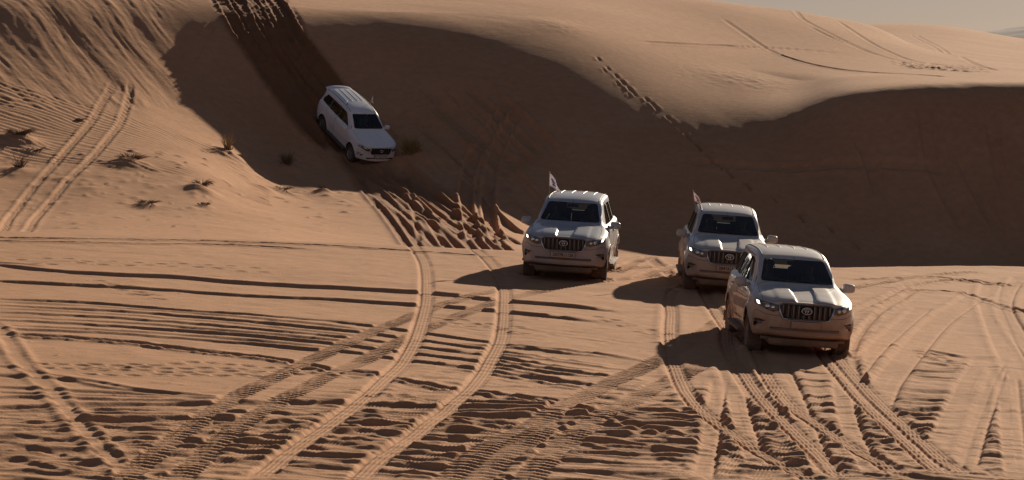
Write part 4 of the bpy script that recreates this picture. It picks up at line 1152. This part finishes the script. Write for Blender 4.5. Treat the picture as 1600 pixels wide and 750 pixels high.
    for wx in (0, -2.79):
        for s in (1, -1):
            prof = [(.235, -.10), (.26, -.122), (.30, -.133), (.345, -.130), (.372, -.112), (.385, -.085), (.387, 0), (.385, .085), (.372, .112), (.345, .130), (.30, .133), (.26, .122), (.235, .10)]
            ty = lathe(prof, 48, name='wheel', mat=RUB, parent=root)
            ty.location = (wx, .785 * s, .385)
            if tread is None:
                mb = MB()
                for k in range(44):
                    a = 2 * math.pi * k / 44
                    for yy, da in ((-.095, 0), (-.032, .07), (.032, 0), (.095, .07)):
                        M = Matrix.Rotation(-(a + da), 3, 'Y'); mb.box(M @ Vector((.388, yy, 0)), (.007, .026, .019), M)
                tr = mb.build('tread', RUB, ty, False); tread = tr.data
            else:
                tr = bpy.data.objects.new('tread', tread); COL.objects.link(tr); tr.parent = ty
            # rim: barrel, hub and six double spokes
            mb = MB(); V = []; k = 36
            rp = [(.238, -.10), (.225, -.09), (.215, 0), (.225, .085), (.242, .108), (.236, .112), (.222, .098)]
            for i in range(k):
                a = 2 * math.pi * i / k
                for (r, y) in rp: V.append((r * math.cos(a), y * s, r * math.sin(a)))
            mb.add(V, [(i * 7 + j, i * 7 + j + 1, ((i + 1) % k) * 7 + j + 1, ((i + 1) % k) * 7 + j) for i in range(k) for j in range(6)])
            for i in range(6):
                for da in (-.17, .17):
                    a = 2 * math.pi * i / 6 + da; M = Matrix.Rotation(-a, 3, 'Y')
                    mb.box(M @ Vector((.14, .085 * s, 0)), (.088, .012, .017), M, .004)
            rim = mb.build('rim', ALLOY, ty, True, 40)
            hub = MB().tube([(0, .03 * s, 0), (0, .095 * s, 0), (0, .103 * s, 0)], [.06, .055, .035], 16).build('hub', ALLOY, ty, True, 40)
            MB().tube([(0, .0, 0), (0, .03 * s, 0)], [.17, .17], 24).build('brake_disc', CHROME, ty, True, 40)
    # interior
    MB().box((-.78, 0, 1.06), (.22, .74, .10), Matrix.Rotation(.12, 3, 'Y'), .05).box((-.98, .37, 1.10), (.07, .20, .06), None, .03).build('dashboard', SEATM, root, True, 50)
    R = Matrix.Rotation(math.radians(-62), 3, 'Y')
    ring = [Vector((-1.16, .37, 1.12)) + R @ Vector((.185 * math.cos(a), .185 * math.sin(a), 0)) for a in np.linspace(0, 2 * math.pi, 25)[:-1]]
    st = MB().tube(ring, .014, 8, True)
    for a in (0, 2.2, -2.2): st.tube([Vector((-1.16, .37, 1.12)), Vector((-1.16, .37, 1.12)) + R @ Vector((.18 * math.cos(a + math.pi), .18 * math.sin(a + math.pi), 0))], .014, 6)
    st.tube([(-1.15, .37, 1.12), (-.95, .37, 1.03)], .03, 8)
    st.build('steering_wheel', SEATM, root)
    for (sx, sy, hw) in ((-1.62, .38, .25), (-1.62, -.38, .25), (-2.42, .40, .28), (-2.42, -.40, .28)):
        c0 = .66 if sx > -2 else .95
        MB().box((sx + .02, sy, c0), (.25, hw, .07), None, .04).build('seat', SEATM, root, True, 50)
        MB().box((sx - .27, sy, c0 + .30 if sx > -2 else 1.18), (.065, hw * .92, .33 if sx > -2 else .24), Matrix.Rotation(math.radians(-14), 3, 'Y'), .05).build('seat_back', SEATM, root, True, 50)
        MB().box((sx - .345, sy, c0 + .72 if sx > -2 else 1.46), (.045, .13, .085), Matrix.Rotation(math.radians(-10), 3, 'Y'), .035).build('headrest', SEATM, root, True, 50)
    MB().box((-1.10, 0, 1.585), (.015, .12, .035), None, .012).tube([(-1.10, 0, 1.60), (-1.13, 0, 1.69)], .01, 6).build('inside_mirror', SEATM, root, True, 50)
    # wipers
    for y0, y1 in ((.52, .02), (-.02, -.50)):
        pts = []
        for t in np.linspace(0, 1, 8):
            yy = y0 + (y1 - y0) * t; zz = 1.292 + .035 * t
            hh = T0.ray_cast(Vector((3, yy, zz)), Vector((-1, 0, 0)))[0]; pts.append(hh + Vector((.012, 0, .01)))
        MB().tube(pts, .007, 5).build('wiper', TRIMM, root)
    return root
def loft_spoiler(T):
    V = []; ys = np.linspace(-.56, .56, 15)
    for y in ys:
        b = .05 * (1 - (y / .56) ** 2)
        z = T.ray_cast(Vector((-3.50, y, 3)), Vector((0, 0, -1)))[0].z
        V += [(-3.46, y, z - .01), (-3.50, y, z + .012), (-3.74 - b, y, z - .005), (-3.755 - b, y, z - .03), (-3.60, y, z - .07)]
    k = 5; n = len(ys)
    F = [(i * k + j, i * k + (j + 1) % k, (i + 1) * k + (j + 1) % k, (i + 1) * k + j) for i in range(n - 1) for j in range(k)]
    F += [tuple(range(k)), tuple(range((n - 1) * k, n * k))[::-1]]
    return V, F
def kids(o, allobj):
    return [c for c in allobj if c.parent is o]
def copy_tree(o, parent, allobj):
    c = o.copy(); COL.objects.link(c)
    if parent is not None: c.parent = parent
    for ch in kids(o, allobj): copy_tree(ch, c, allobj)
    return c
# ---------------------------------------------------------------- the four vehicles
def rot_pose(yaw, pi, ro):
    cy, sy = math.cos(yaw), math.sin(yaw)
    R = Matrix(((sy, cy, 0), (-cy, sy, 0), (0, 0, 1)))
    Rp = Matrix(((math.cos(pi), 0, math.sin(pi)), (0, 1, 0), (-math.sin(pi), 0, math.cos(pi))))
    Rr = Matrix(((1, 0, 0), (0, math.cos(ro), -math.sin(ro)), (0, math.sin(ro), math.cos(ro))))
    return (R @ Rp @ Rr).to_4x4()
def on_ground(X, Y, yaw, sheet, sink=.05):
    """pose of a vehicle from the four wheel contacts"""
    c, s_ = math.cos(yaw), math.sin(yaw)
    P = {}
    for a in (0, -2.79):
        for b in (-.79, .79):
            wx = X + s_ * a + c * b; wy = Y - c * a + s_ * b
            P[(a, b)] = Vector((wx, wy, sheet.height(wx, wy) - sink))
    f = ((P[(0, .79)] + P[(0, -.79)]) - (P[(-2.79, .79)] + P[(-2.79, -.79)])).normalized()
    l = ((P[(0, .79)] + P[(-2.79, .79)]) - (P[(0, -.79)] + P[(-2.79, -.79)])).normalized()
    u = f.cross(l).normalized(); l = u.cross(f)
    o = (P[(0, .79)] + P[(0, -.79)]) / 2
    M = Matrix((f, l, u)).transposed().to_4x4(); M.translation = o
    return M
proto = make_car()
ALLO = list(COL.objects)
CARS = []
def place_car(first, M, label, color, dust, steer=0.0):
    r = proto if first else copy_tree(proto, None, ALLO)
    r.matrix_world = M
    tag(r, label, 'car', 'convoy of off-road cars')
    def rec(o):
        for c in [k for k in COL.objects if k.parent is o]:
            c.color = (*color, dust)
            rec(c)
            if c.name.split('.')[0] == 'wheel' and c.location.x > -.5:
                c.rotation_euler = (0, .4, steer)
    rec(r); CARS.append(r); return r
M3 = on_ground(5.06, 50.05, .042, near, .045)
M1 = on_ground(1.155, 61.45, -.104, near, .045)
M2 = on_ground(4.58, 60.5, -.029, near, .045)
M4 = rot_pose(.52, .40, -.023); M4.translation = Vector((-5.92, 115.4, .36))
c1 = place_car(True, M1, 'silver-grey off-road car with a pennant, leftmost of the three cars on the flat sand', (.40, .43, .48), .8, .05)
c2 = place_car(False, M2, 'dusty grey off-road car half hidden behind the nearest one', (.50, .49, .47), 1.1, 0)
c3 = place_car(False, M3, 'cream white off-road car nearest the camera with an orange dusty bumper', (.56, .54, .51), 1.35, -.04)
c4 = place_car(False, M4, 'white off-road car descending the steep dune slope nose down', (.82, .82, .84), .35, 0)
def part_of(root, name):
    out = []
    def rec(o):
        for c in COL.objects:
            if c.parent is o:
                if c.name.split('.')[0] == name: out.append(c)
                rec(c)
    rec(root); return out
for d in part_of(c4, 'daytime_lamp'):
    d.data = d.data.copy(); d.data.materials[0] = DRLOFF
for d in part_of(c4, 'wiper'): pass
# plates: lettering on the plate as printed
PM = Matrix.Translation((.9815, 0, .655)) @ Matrix(((0, 0, 1, 0), (1, 0, 0, 0), (0, 1, 0, 0), (0, 0, 0, 1)))
def plate_text(root, left, right):
    p = part_of(root, 'number_plate')[0]
    a = text_mesh(left, .092, 'plate_number', INKM, p, PM @ Matrix.Translation((-.10, 0, 0)) @ Matrix.Scale(1.0, 4), .001)
    b = text_mesh(right, .092, 'plate_number', INKM, p, PM @ Matrix.Translation((.185, 0, 0)), .001)
    mb = MB()
    for y in (.035, .125): mb.box((.9815, y, .655), (.001, .003, .045))
    mb.box((.9815, .078, .655), (.0012, .006, .033))        # the letter alef
    mb.build('plate_letter', INKM, p, False)
plate_text(c1, '20778', '26')
plate_text(c2, '28416', '26')
# pennants
def pennant(root, base, lean, h, col, mark, flip=1, furl=False):
    b = Vector(base); top = b + Vector((lean[0], lean[1], h))
    pole = MB().tube([b, b.lerp(top, .5), top], [.006, .0055, .004], 6).tube([b + Vector((0, 0, -.03)), b + Vector((0, 0, .03))], .018, 8).build('flag_pole', FLAGP, root)
    m, nt, bs = new_mat('pennant_cloth'); bs.inputs['Base Color'].default_value = (*col, 1); bs.inputs['Roughness'].default_value = .8
    tl = nt.nodes.new('ShaderNodeBsdfTranslucent'); tl.inputs['Color'].default_value = (*col, 1); mxs = nt.nodes.new('ShaderNodeMixShader'); mxs.inputs[0].default_value = .5
    nt.links.new(bs.outputs[0], mxs.inputs[1]); nt.links.new(tl.outputs[0], mxs.inputs[2]); nt.links.new(mxs.outputs[0], nt.nodes['Material Output'].inputs['Surface'])
    V = []; F = []; n = 12; k = 8; ln = .38 if not furl else .24
    for i in range(n + 1):
        a = i / n
        for j in range(k + 1):
            c = j / k
            # triangle: point at the top of the pole, wide at the bottom
            p = top.lerp(b, .52 * a)
            w = ln * a * c
            sag = -.05 * c * c * a
            V.append(p + Vector((-.55 * w + .02 * math.sin(8 * c * a * 1.3), flip * w * .8 + .018 * math.sin(9 * a + 5 * c) * c, sag - .16 * c * a)))
    for i in range(n):
        for j in range(k): F.append((i * (k + 1) + j, i * (k + 1) + j + 1, (i + 1) * (k + 1) + j + 1, (i + 1) * (k + 1) + j))
    fl = mesh_obj('pennant', V, F, m, pole)
    sol = fl.modifiers.new('t', 'SOLIDIFY'); sol.thickness = .003; bake(fl)
    m2, nt2, bs2 = new_mat('pennant_mark'); bs2.inputs['Base Color'].default_value = (*mark, 1); bs2.inputs['Roughness'].default_value = .8
    VV = []; FF = []
    for i in range(5, 11):
        for j in (2, 3, 4, 5): VV.append(Vector(V[i * (k + 1) + j]) + Vector((.006, 0, .0)))
    for i in range(5):
        for j in range(3):
            if (i + j) % 2 == 0 or j == 1: FF.append((i * 4 + j, i * 4 + j + 1, i * 4 + j + 5, i * 4 + j + 4))
    mesh_obj('pennant_mark', VV, FF, m2, fl)
FLAGP = simple('pole', (.45, .42, .40), .4, .6)
pennant(c1, (-2.35, -.655, 1.62), (0, -.02, .62), .62, (.75, .70, .75), (.10, .12, .30), 1)
pennant(c2, (-2.35, -.655, 1.62), (0, -.10, .50), .46, (.8, .70, .70), (.45, .16, .18), 1)
pennant(c4, (-1.95, .66, 1.66), (-.05, .06, .5), .42, (.62, .60, .58), (.35, .36, .4), 1, True)
# small roof aerial on the descending car
MB().tube([(-1.75, -.50, 1.78), (-1.76, -.505, 1.84), (-1.86, -.52, 1.93)], [.03, .012, .006], 8).build('aerial', TRIMM, c4)

# ---------------------------------------------------------------- people inside
def make_person():
    """seated figure, hips at the origin, facing +x; arms reach forward to the wheel"""
    J = {}; V = []; E = []; Rd = []
    def j(n, p, r, parent=None):
        V.append(p); Rd.append(r); J[n] = len(V) - 1
        if parent: E.append((J[parent], J[n]))
    j('pel', (0, 0, 0), (.15, .12)); j('waist', (-.03, 0, .16), (.145, .11), 'pel'); j('chest', (-.05, 0, .34), (.165, .12), 'waist'); j('neckb', (-.05, 0, .47), (.10, .085), 'chest')
    j('neck', (-.04, 0, .55), (.055, .055), 'neckb'); j('jaw', (-.01, 0, .61), (.070, .072), 'neck'); j('skull', (-.015, 0, .69), (.088, .098), 'jaw'); j('crown', (-.02, 0, .745), (.070, .080), 'skull')
    for s, t in ((1, 'l'), (-1, 'r')):
        j('sh' + t, (-.05, .17 * s, .44), (.065, .06), 'neckb'); j('ua' + t, (.0, .23 * s, .30), (.052, .052), 'sh' + t); j('el' + t, (.10, .25 * s, .18), (.043, .043), 'ua' + t)
        j('fa' + t, (.22, .21 * s, .24), (.036, .036), 'el' + t); j('wr' + t, (.33, .17 * s, .31), (.027, .024), 'fa' + t); j('ha' + t, (.39, .155 * s, .335), (.036, .022), 'wr' + t)
        j('th' + t, (.10, .10 * s, -.02), (.09, .085), 'pel'); j('kn' + t, (.42, .13 * s, .02), (.062, .062), 'th' + t); j('sk' + t, (.50, .13 * s, -.12), (.05, .05), 'kn' + t)
    me = bpy.data.meshes.new('person'); me.from_pydata(V, E, []); o = bpy.data.objects.new('person', me); COL.objects.link(o)
    sk = o.modifiers.new('s', 'SKIN'); sk.use_smooth_shade = True
    for i, r in enumerate(Rd): me.skin_vertices[0].data[i].radius = r
    me.skin_vertices[0].data[0].use_root = True
    ss = o.modifiers.new('u', 'SUBSURF'); ss.levels = 2; ss.render_levels = 2
    bake(o); me = o.data
    for v in me.vertices:      # face: brow, nose, chin
        c = v.co
        if c.z > .56 and c.x > .02 and abs(c.y) < .09:
            c.x += .016 * math.exp(-((c.y / .016) ** 2) - ((c.z - .655) / .022) ** 2) + .008 * math.exp(-((c.z - .70) / .012) ** 2) + .008 * math.exp(-((c.z - .60) / .014) ** 2 - (c.y / .03) ** 2)
            for s in (1, -1): c.x -= .010 * math.exp(-(((c.y - .032 * s) / .014) ** 2) - ((c.z - .68) / .012) ** 2)
    for m in (SKIN, CLOTH_W, CLOTH_D): me.materials.append(m)
    me.polygons.foreach_set('use_smooth', [True] * len(me.polygons))
    for p in me.polygons:
        c = p.center
        p.material_index = 0 if (c.z > .50 and abs(c.y) < .11) or (c.x > .30 and c.z > .26) else (2 if c.z < .05 else 1)
    # fingers closed round the rim, ears, hair
    f = MB()
    for s in (1, -1):
        for k in range(4):
            y = (.155 + (k - 1.5) * .0) * s; z = .335 + (k - 1.5) * .018
            f.tube([(.405, .160 * s, z), (.435, .150 * s, z + .004), (.440, .128 * s, z + .004), (.420, .118 * s, z)], [.0095, .009, .008, .006], 6)
        f.tube([(.385, .150 * s, .365), (.41, .135 * s, .375), (.43, .125 * s, .370)], [.011, .010, .008], 6)
        f.tube([(-.02, .082 * s, .655), (-.022, .096 * s, .67), (-.02, .084 * s, .69)], [.008, .012, .008], 6)
    h = f.build('hands', SKIN, o)
    h.name = 'finger'
    hr = MB(); bm = bmesh.new(); bmesh.ops.create_uvsphere(bm, u_segments=18, v_segments=12, radius=1)
    vs = []
    for v in bm.verts:
        c = v.co.copy()
        if c.z < -.25: c.z = -.25
        if c.x > .55: c.z = max(c.z, .45)
        vs.append(Vector((c.x * .098 - .025, c.y * .092, c.z * .088 + .715)))
    hr.add(vs, [tuple(v.index for v in q.verts) for q in bm.faces]); bm.free()
    hr.build('hair', HAIR, o)
    return o
SKIN = simple('skin', (.36, .19, .12), .55); HAIR = simple('dark_hair', (.02, .016, .014), .7)
CLOTH_W = simple('white_shirt', (.62, .62, .64), .85); CLOTH_D = simple('dark_trousers', (.05, .05, .06), .9)
CLOTH_B = simple('blue_shirt', (.16, .20, .30), .85); CLOTH_G = simple('grey_shirt', (.2, .2, .2), .85)
pp = make_person(); PK = [c for c in COL.objects if c.parent is pp]
first = [True]
def seat(car, x, y, label, shirt=None, group=None, z=.80, turn=0.0):
    if first[0]: o = pp; first[0] = False
    else:
        o = pp.copy(); COL.objects.link(o)
        for k in PK: c = k.copy(); COL.objects.link(c); c.parent = o
    if shirt:
        o.data = o.data.copy(); o.data.materials[1] = shirt
    o.matrix_world = car.matrix_world @ Matrix.Translation((x, y, z)) @ Matrix.Rotation(turn, 4, 'Z')
    tag(o, label, 'person', group or 'people riding in the cars')
bpy.context.view_layer.update()
for c, M in ((c1, M1), (c2, M2), (c3, M3), (c4, M4)): c.matrix_world = M
bpy.context.view_layer.update()
seat(c3, -1.56, .37, 'person in dark shirt driving the nearest off-road car', CLOTH_B)
seat(c3, -1.56, -.37, 'person in white shirt in the front passenger seat of the nearest car', None, turn=-.15)
seat(c1, -1.56, .37, 'person in grey shirt driving the leftmost car on the flat', CLOTH_G)
seat(c1, -1.56, -.37, 'person in dark shirt in the front passenger seat of the leftmost car on the flat', CLOTH_B, turn=.2)
seat(c2, -1.56, .37, 'person in pale shirt driving the half hidden grey car', None)
seat(c2, -1.56, -.37, 'person in grey shirt in the front passenger seat of the half hidden grey car', CLOTH_G)
seat(c4, -1.56, .37, 'person in dark shirt driving the car down the dune', CLOTH_B)
seat(c4, -1.50, -.44, 'person in white shirt at the open side window of the car on the dune', None, turn=-.5)
for w in part_of(c4, 'door_window'):
    if w.data.vertices[0].co.y < 0 and w.data.vertices[0].co.x > -1.79:
        for v in w.data.vertices[:1]: pass

# ---------------------------------------------------------------- dry desert plants
STRAW = simple('dry_straw', (.34, .25, .14), .9); TWIG = simple('dead_twig', (.19, .13, .085), .95); OLIVE = simple('olive_blade', (.33, .24, .11), .9)
def tuft(name, u, v, h, spread, n, mat, label, seed, cat='plant', droop=.5, w=.012, group=None, lean=(0, 0), up=.5, twiggy=False):
    r = random.Random(seed); x, y = img2far(u, v); z = far.height(x, y)
    root = bpy.data.objects.new(name, None); COL.objects.link(root); root.location = (x, y, z)
    tag(root, label, cat, group)
    mb = MB()
    for i in range(n):
        a = r.uniform(0, 6.283); rr = spread * .35 * r.random(); ex = spread * r.uniform(.2, 1.0) ** .8
        hh = h * r.uniform(.45, 1.05) * (1.15 - .5 * (ex / spread) ** 2)
        p0 = Vector((rr * math.cos(a), rr * math.sin(a), -.05)); pts = []
        for k in range(5):
            t = k / 4
            pts.append(p0 + Vector((ex * t ** 1.3 * math.cos(a) + lean[0] * t * t + r.uniform(-.02, .02), ex * t ** 1.3 * math.sin(a) + lean[1] * t * t + r.uniform(-.02, .02), hh * (t ** .9) - droop * hh * max(0, t - .6) ** 2 * 2)))
        mb.tube(pts, [w, w * .9, w * .75, w * .5, w * .25], 3)
        if twiggy:
            for q in range(2):
                t = r.uniform(.3, .8); b = pts[int(t * 4)]
                mb.tube([b, b + Vector((r.uniform(-.12, .12), r.uniform(-.12, .12), r.uniform(.03, .16)))], [w * .6, w * .2], 3)
    mb.build('stems', mat, root, False)['kind'] = 'stuff'
    cl = MB()
    for i in range(10):
        a = r.uniform(0, 6.283); q = spread * r.uniform(.1, .7)
        cl.tube([(q * math.cos(a), q * math.sin(a), -.03), (q * math.cos(a) + r.uniform(-.15, .15), q * math.sin(a) + r.uniform(-.1, .1), r.uniform(.02, .08))], [w * 1.6, w], 4)
    cl.build('root_crown', TWIG, root, False)
G = 'dry plants on the dune foot'
tuft('desert_shrub', 640, 246, .85, .50, 460, OLIVE, 'olive brown grassy bush beside the bumper of the descending car', 1, 'shrub', .25, .008, G)
tuft('dry_grass', 355, 240, .80, .32, 55, STRAW, 'upright pale dry grass tuft at the tip of the dune shadow', 2, 'plant', .1, .012, G)
tuft('dry_grass', 448, 262, .62, .42, 90, TWIG, 'dark dry tuft standing in the shadow below the dune slope', 3, 'plant', .3, .013, G)
tuft('dry_grass', 30, 266, .55, .38, 34, TWIG, 'thin sprawling dry twigs near the left edge of the plain', 4, 'plant', .2, .012, G, twiggy=True)
tuft('dead_grass_clump', 32, 219, 0.28, 0.60, 130, TWIG, 'flat dark dead grass on the mound farthest left', 5, 'plant', .25, .011, G)
tuft('dead_grass_clump', 205, 254, 0.30, 0.56, 130, TWIG, 'dark dead grass on the mound right of the twin wheel tracks', 6, 'plant', .25, .011, G)
tuft('dead_grass_clump', 314, 296, 0.33, 0.44, 120, TWIG, 'dark dead grass clump on a small mound below the shadow tongue', 7, 'plant', .25, .011, G)
tuft('dead_grass_clump', 229, 322, 0.15, 0.44, 60, TWIG, 'low wide dead grass remnant nearest the ridge line, left one', 8, 'plant', .25, .011, G)
tuft('dead_grass_clump', 319, 322, 0.12, 0.24, 40, TWIG, 'tiny dead grass remnant just below the dark grass mound', 9, 'plant', .25, .011, G)
tuft('dead_grass_clump', 505, 299, 0.28, 0.19, 50, TWIG, 'small dark dead tuft at the lower shadow edge left of the car tracks', 10, 'plant', .25, .011, G)
tuft('dead_grass_clump', 440, 299, 0.18, 0.48, 50, TWIG, 'scattered dead stalks lying on the lower shadow edge', 11, 'plant', .25, .011, G)
tuft('dead_grass_clump', 52, 237, 0.10, 0.48, 40, TWIG, 'thin line of dead stalks below the leftmost mound', 12, 'plant', .25, .011, G)
# a lone stone
def stone(u, v, r0, label, seed):
    rr = random.Random(seed); x, y = img2far(u, v); z = far.height(x, y)
    bm = bmesh.new(); bmesh.ops.create_icosphere(bm, subdivisions=2, radius=1)
    for q in bm.verts:
        q.co = Vector((q.co.x * 1.5, q.co.y, q.co.z * .7)) * r0 * (1 + rr.uniform(-.18, .18))
    me = bpy.data.meshes.new('stone'); bm.to_mesh(me); bm.free(); me.materials.append(TWIG)
    o = bpy.data.objects.new('stone', me); COL.objects.link(o); o.location = (x, y, z + r0 * .3); tag(o, label, 'stone')
stone(124, 188, .11, 'small dark stone lying left of where the twin wheel tracks start', 3)
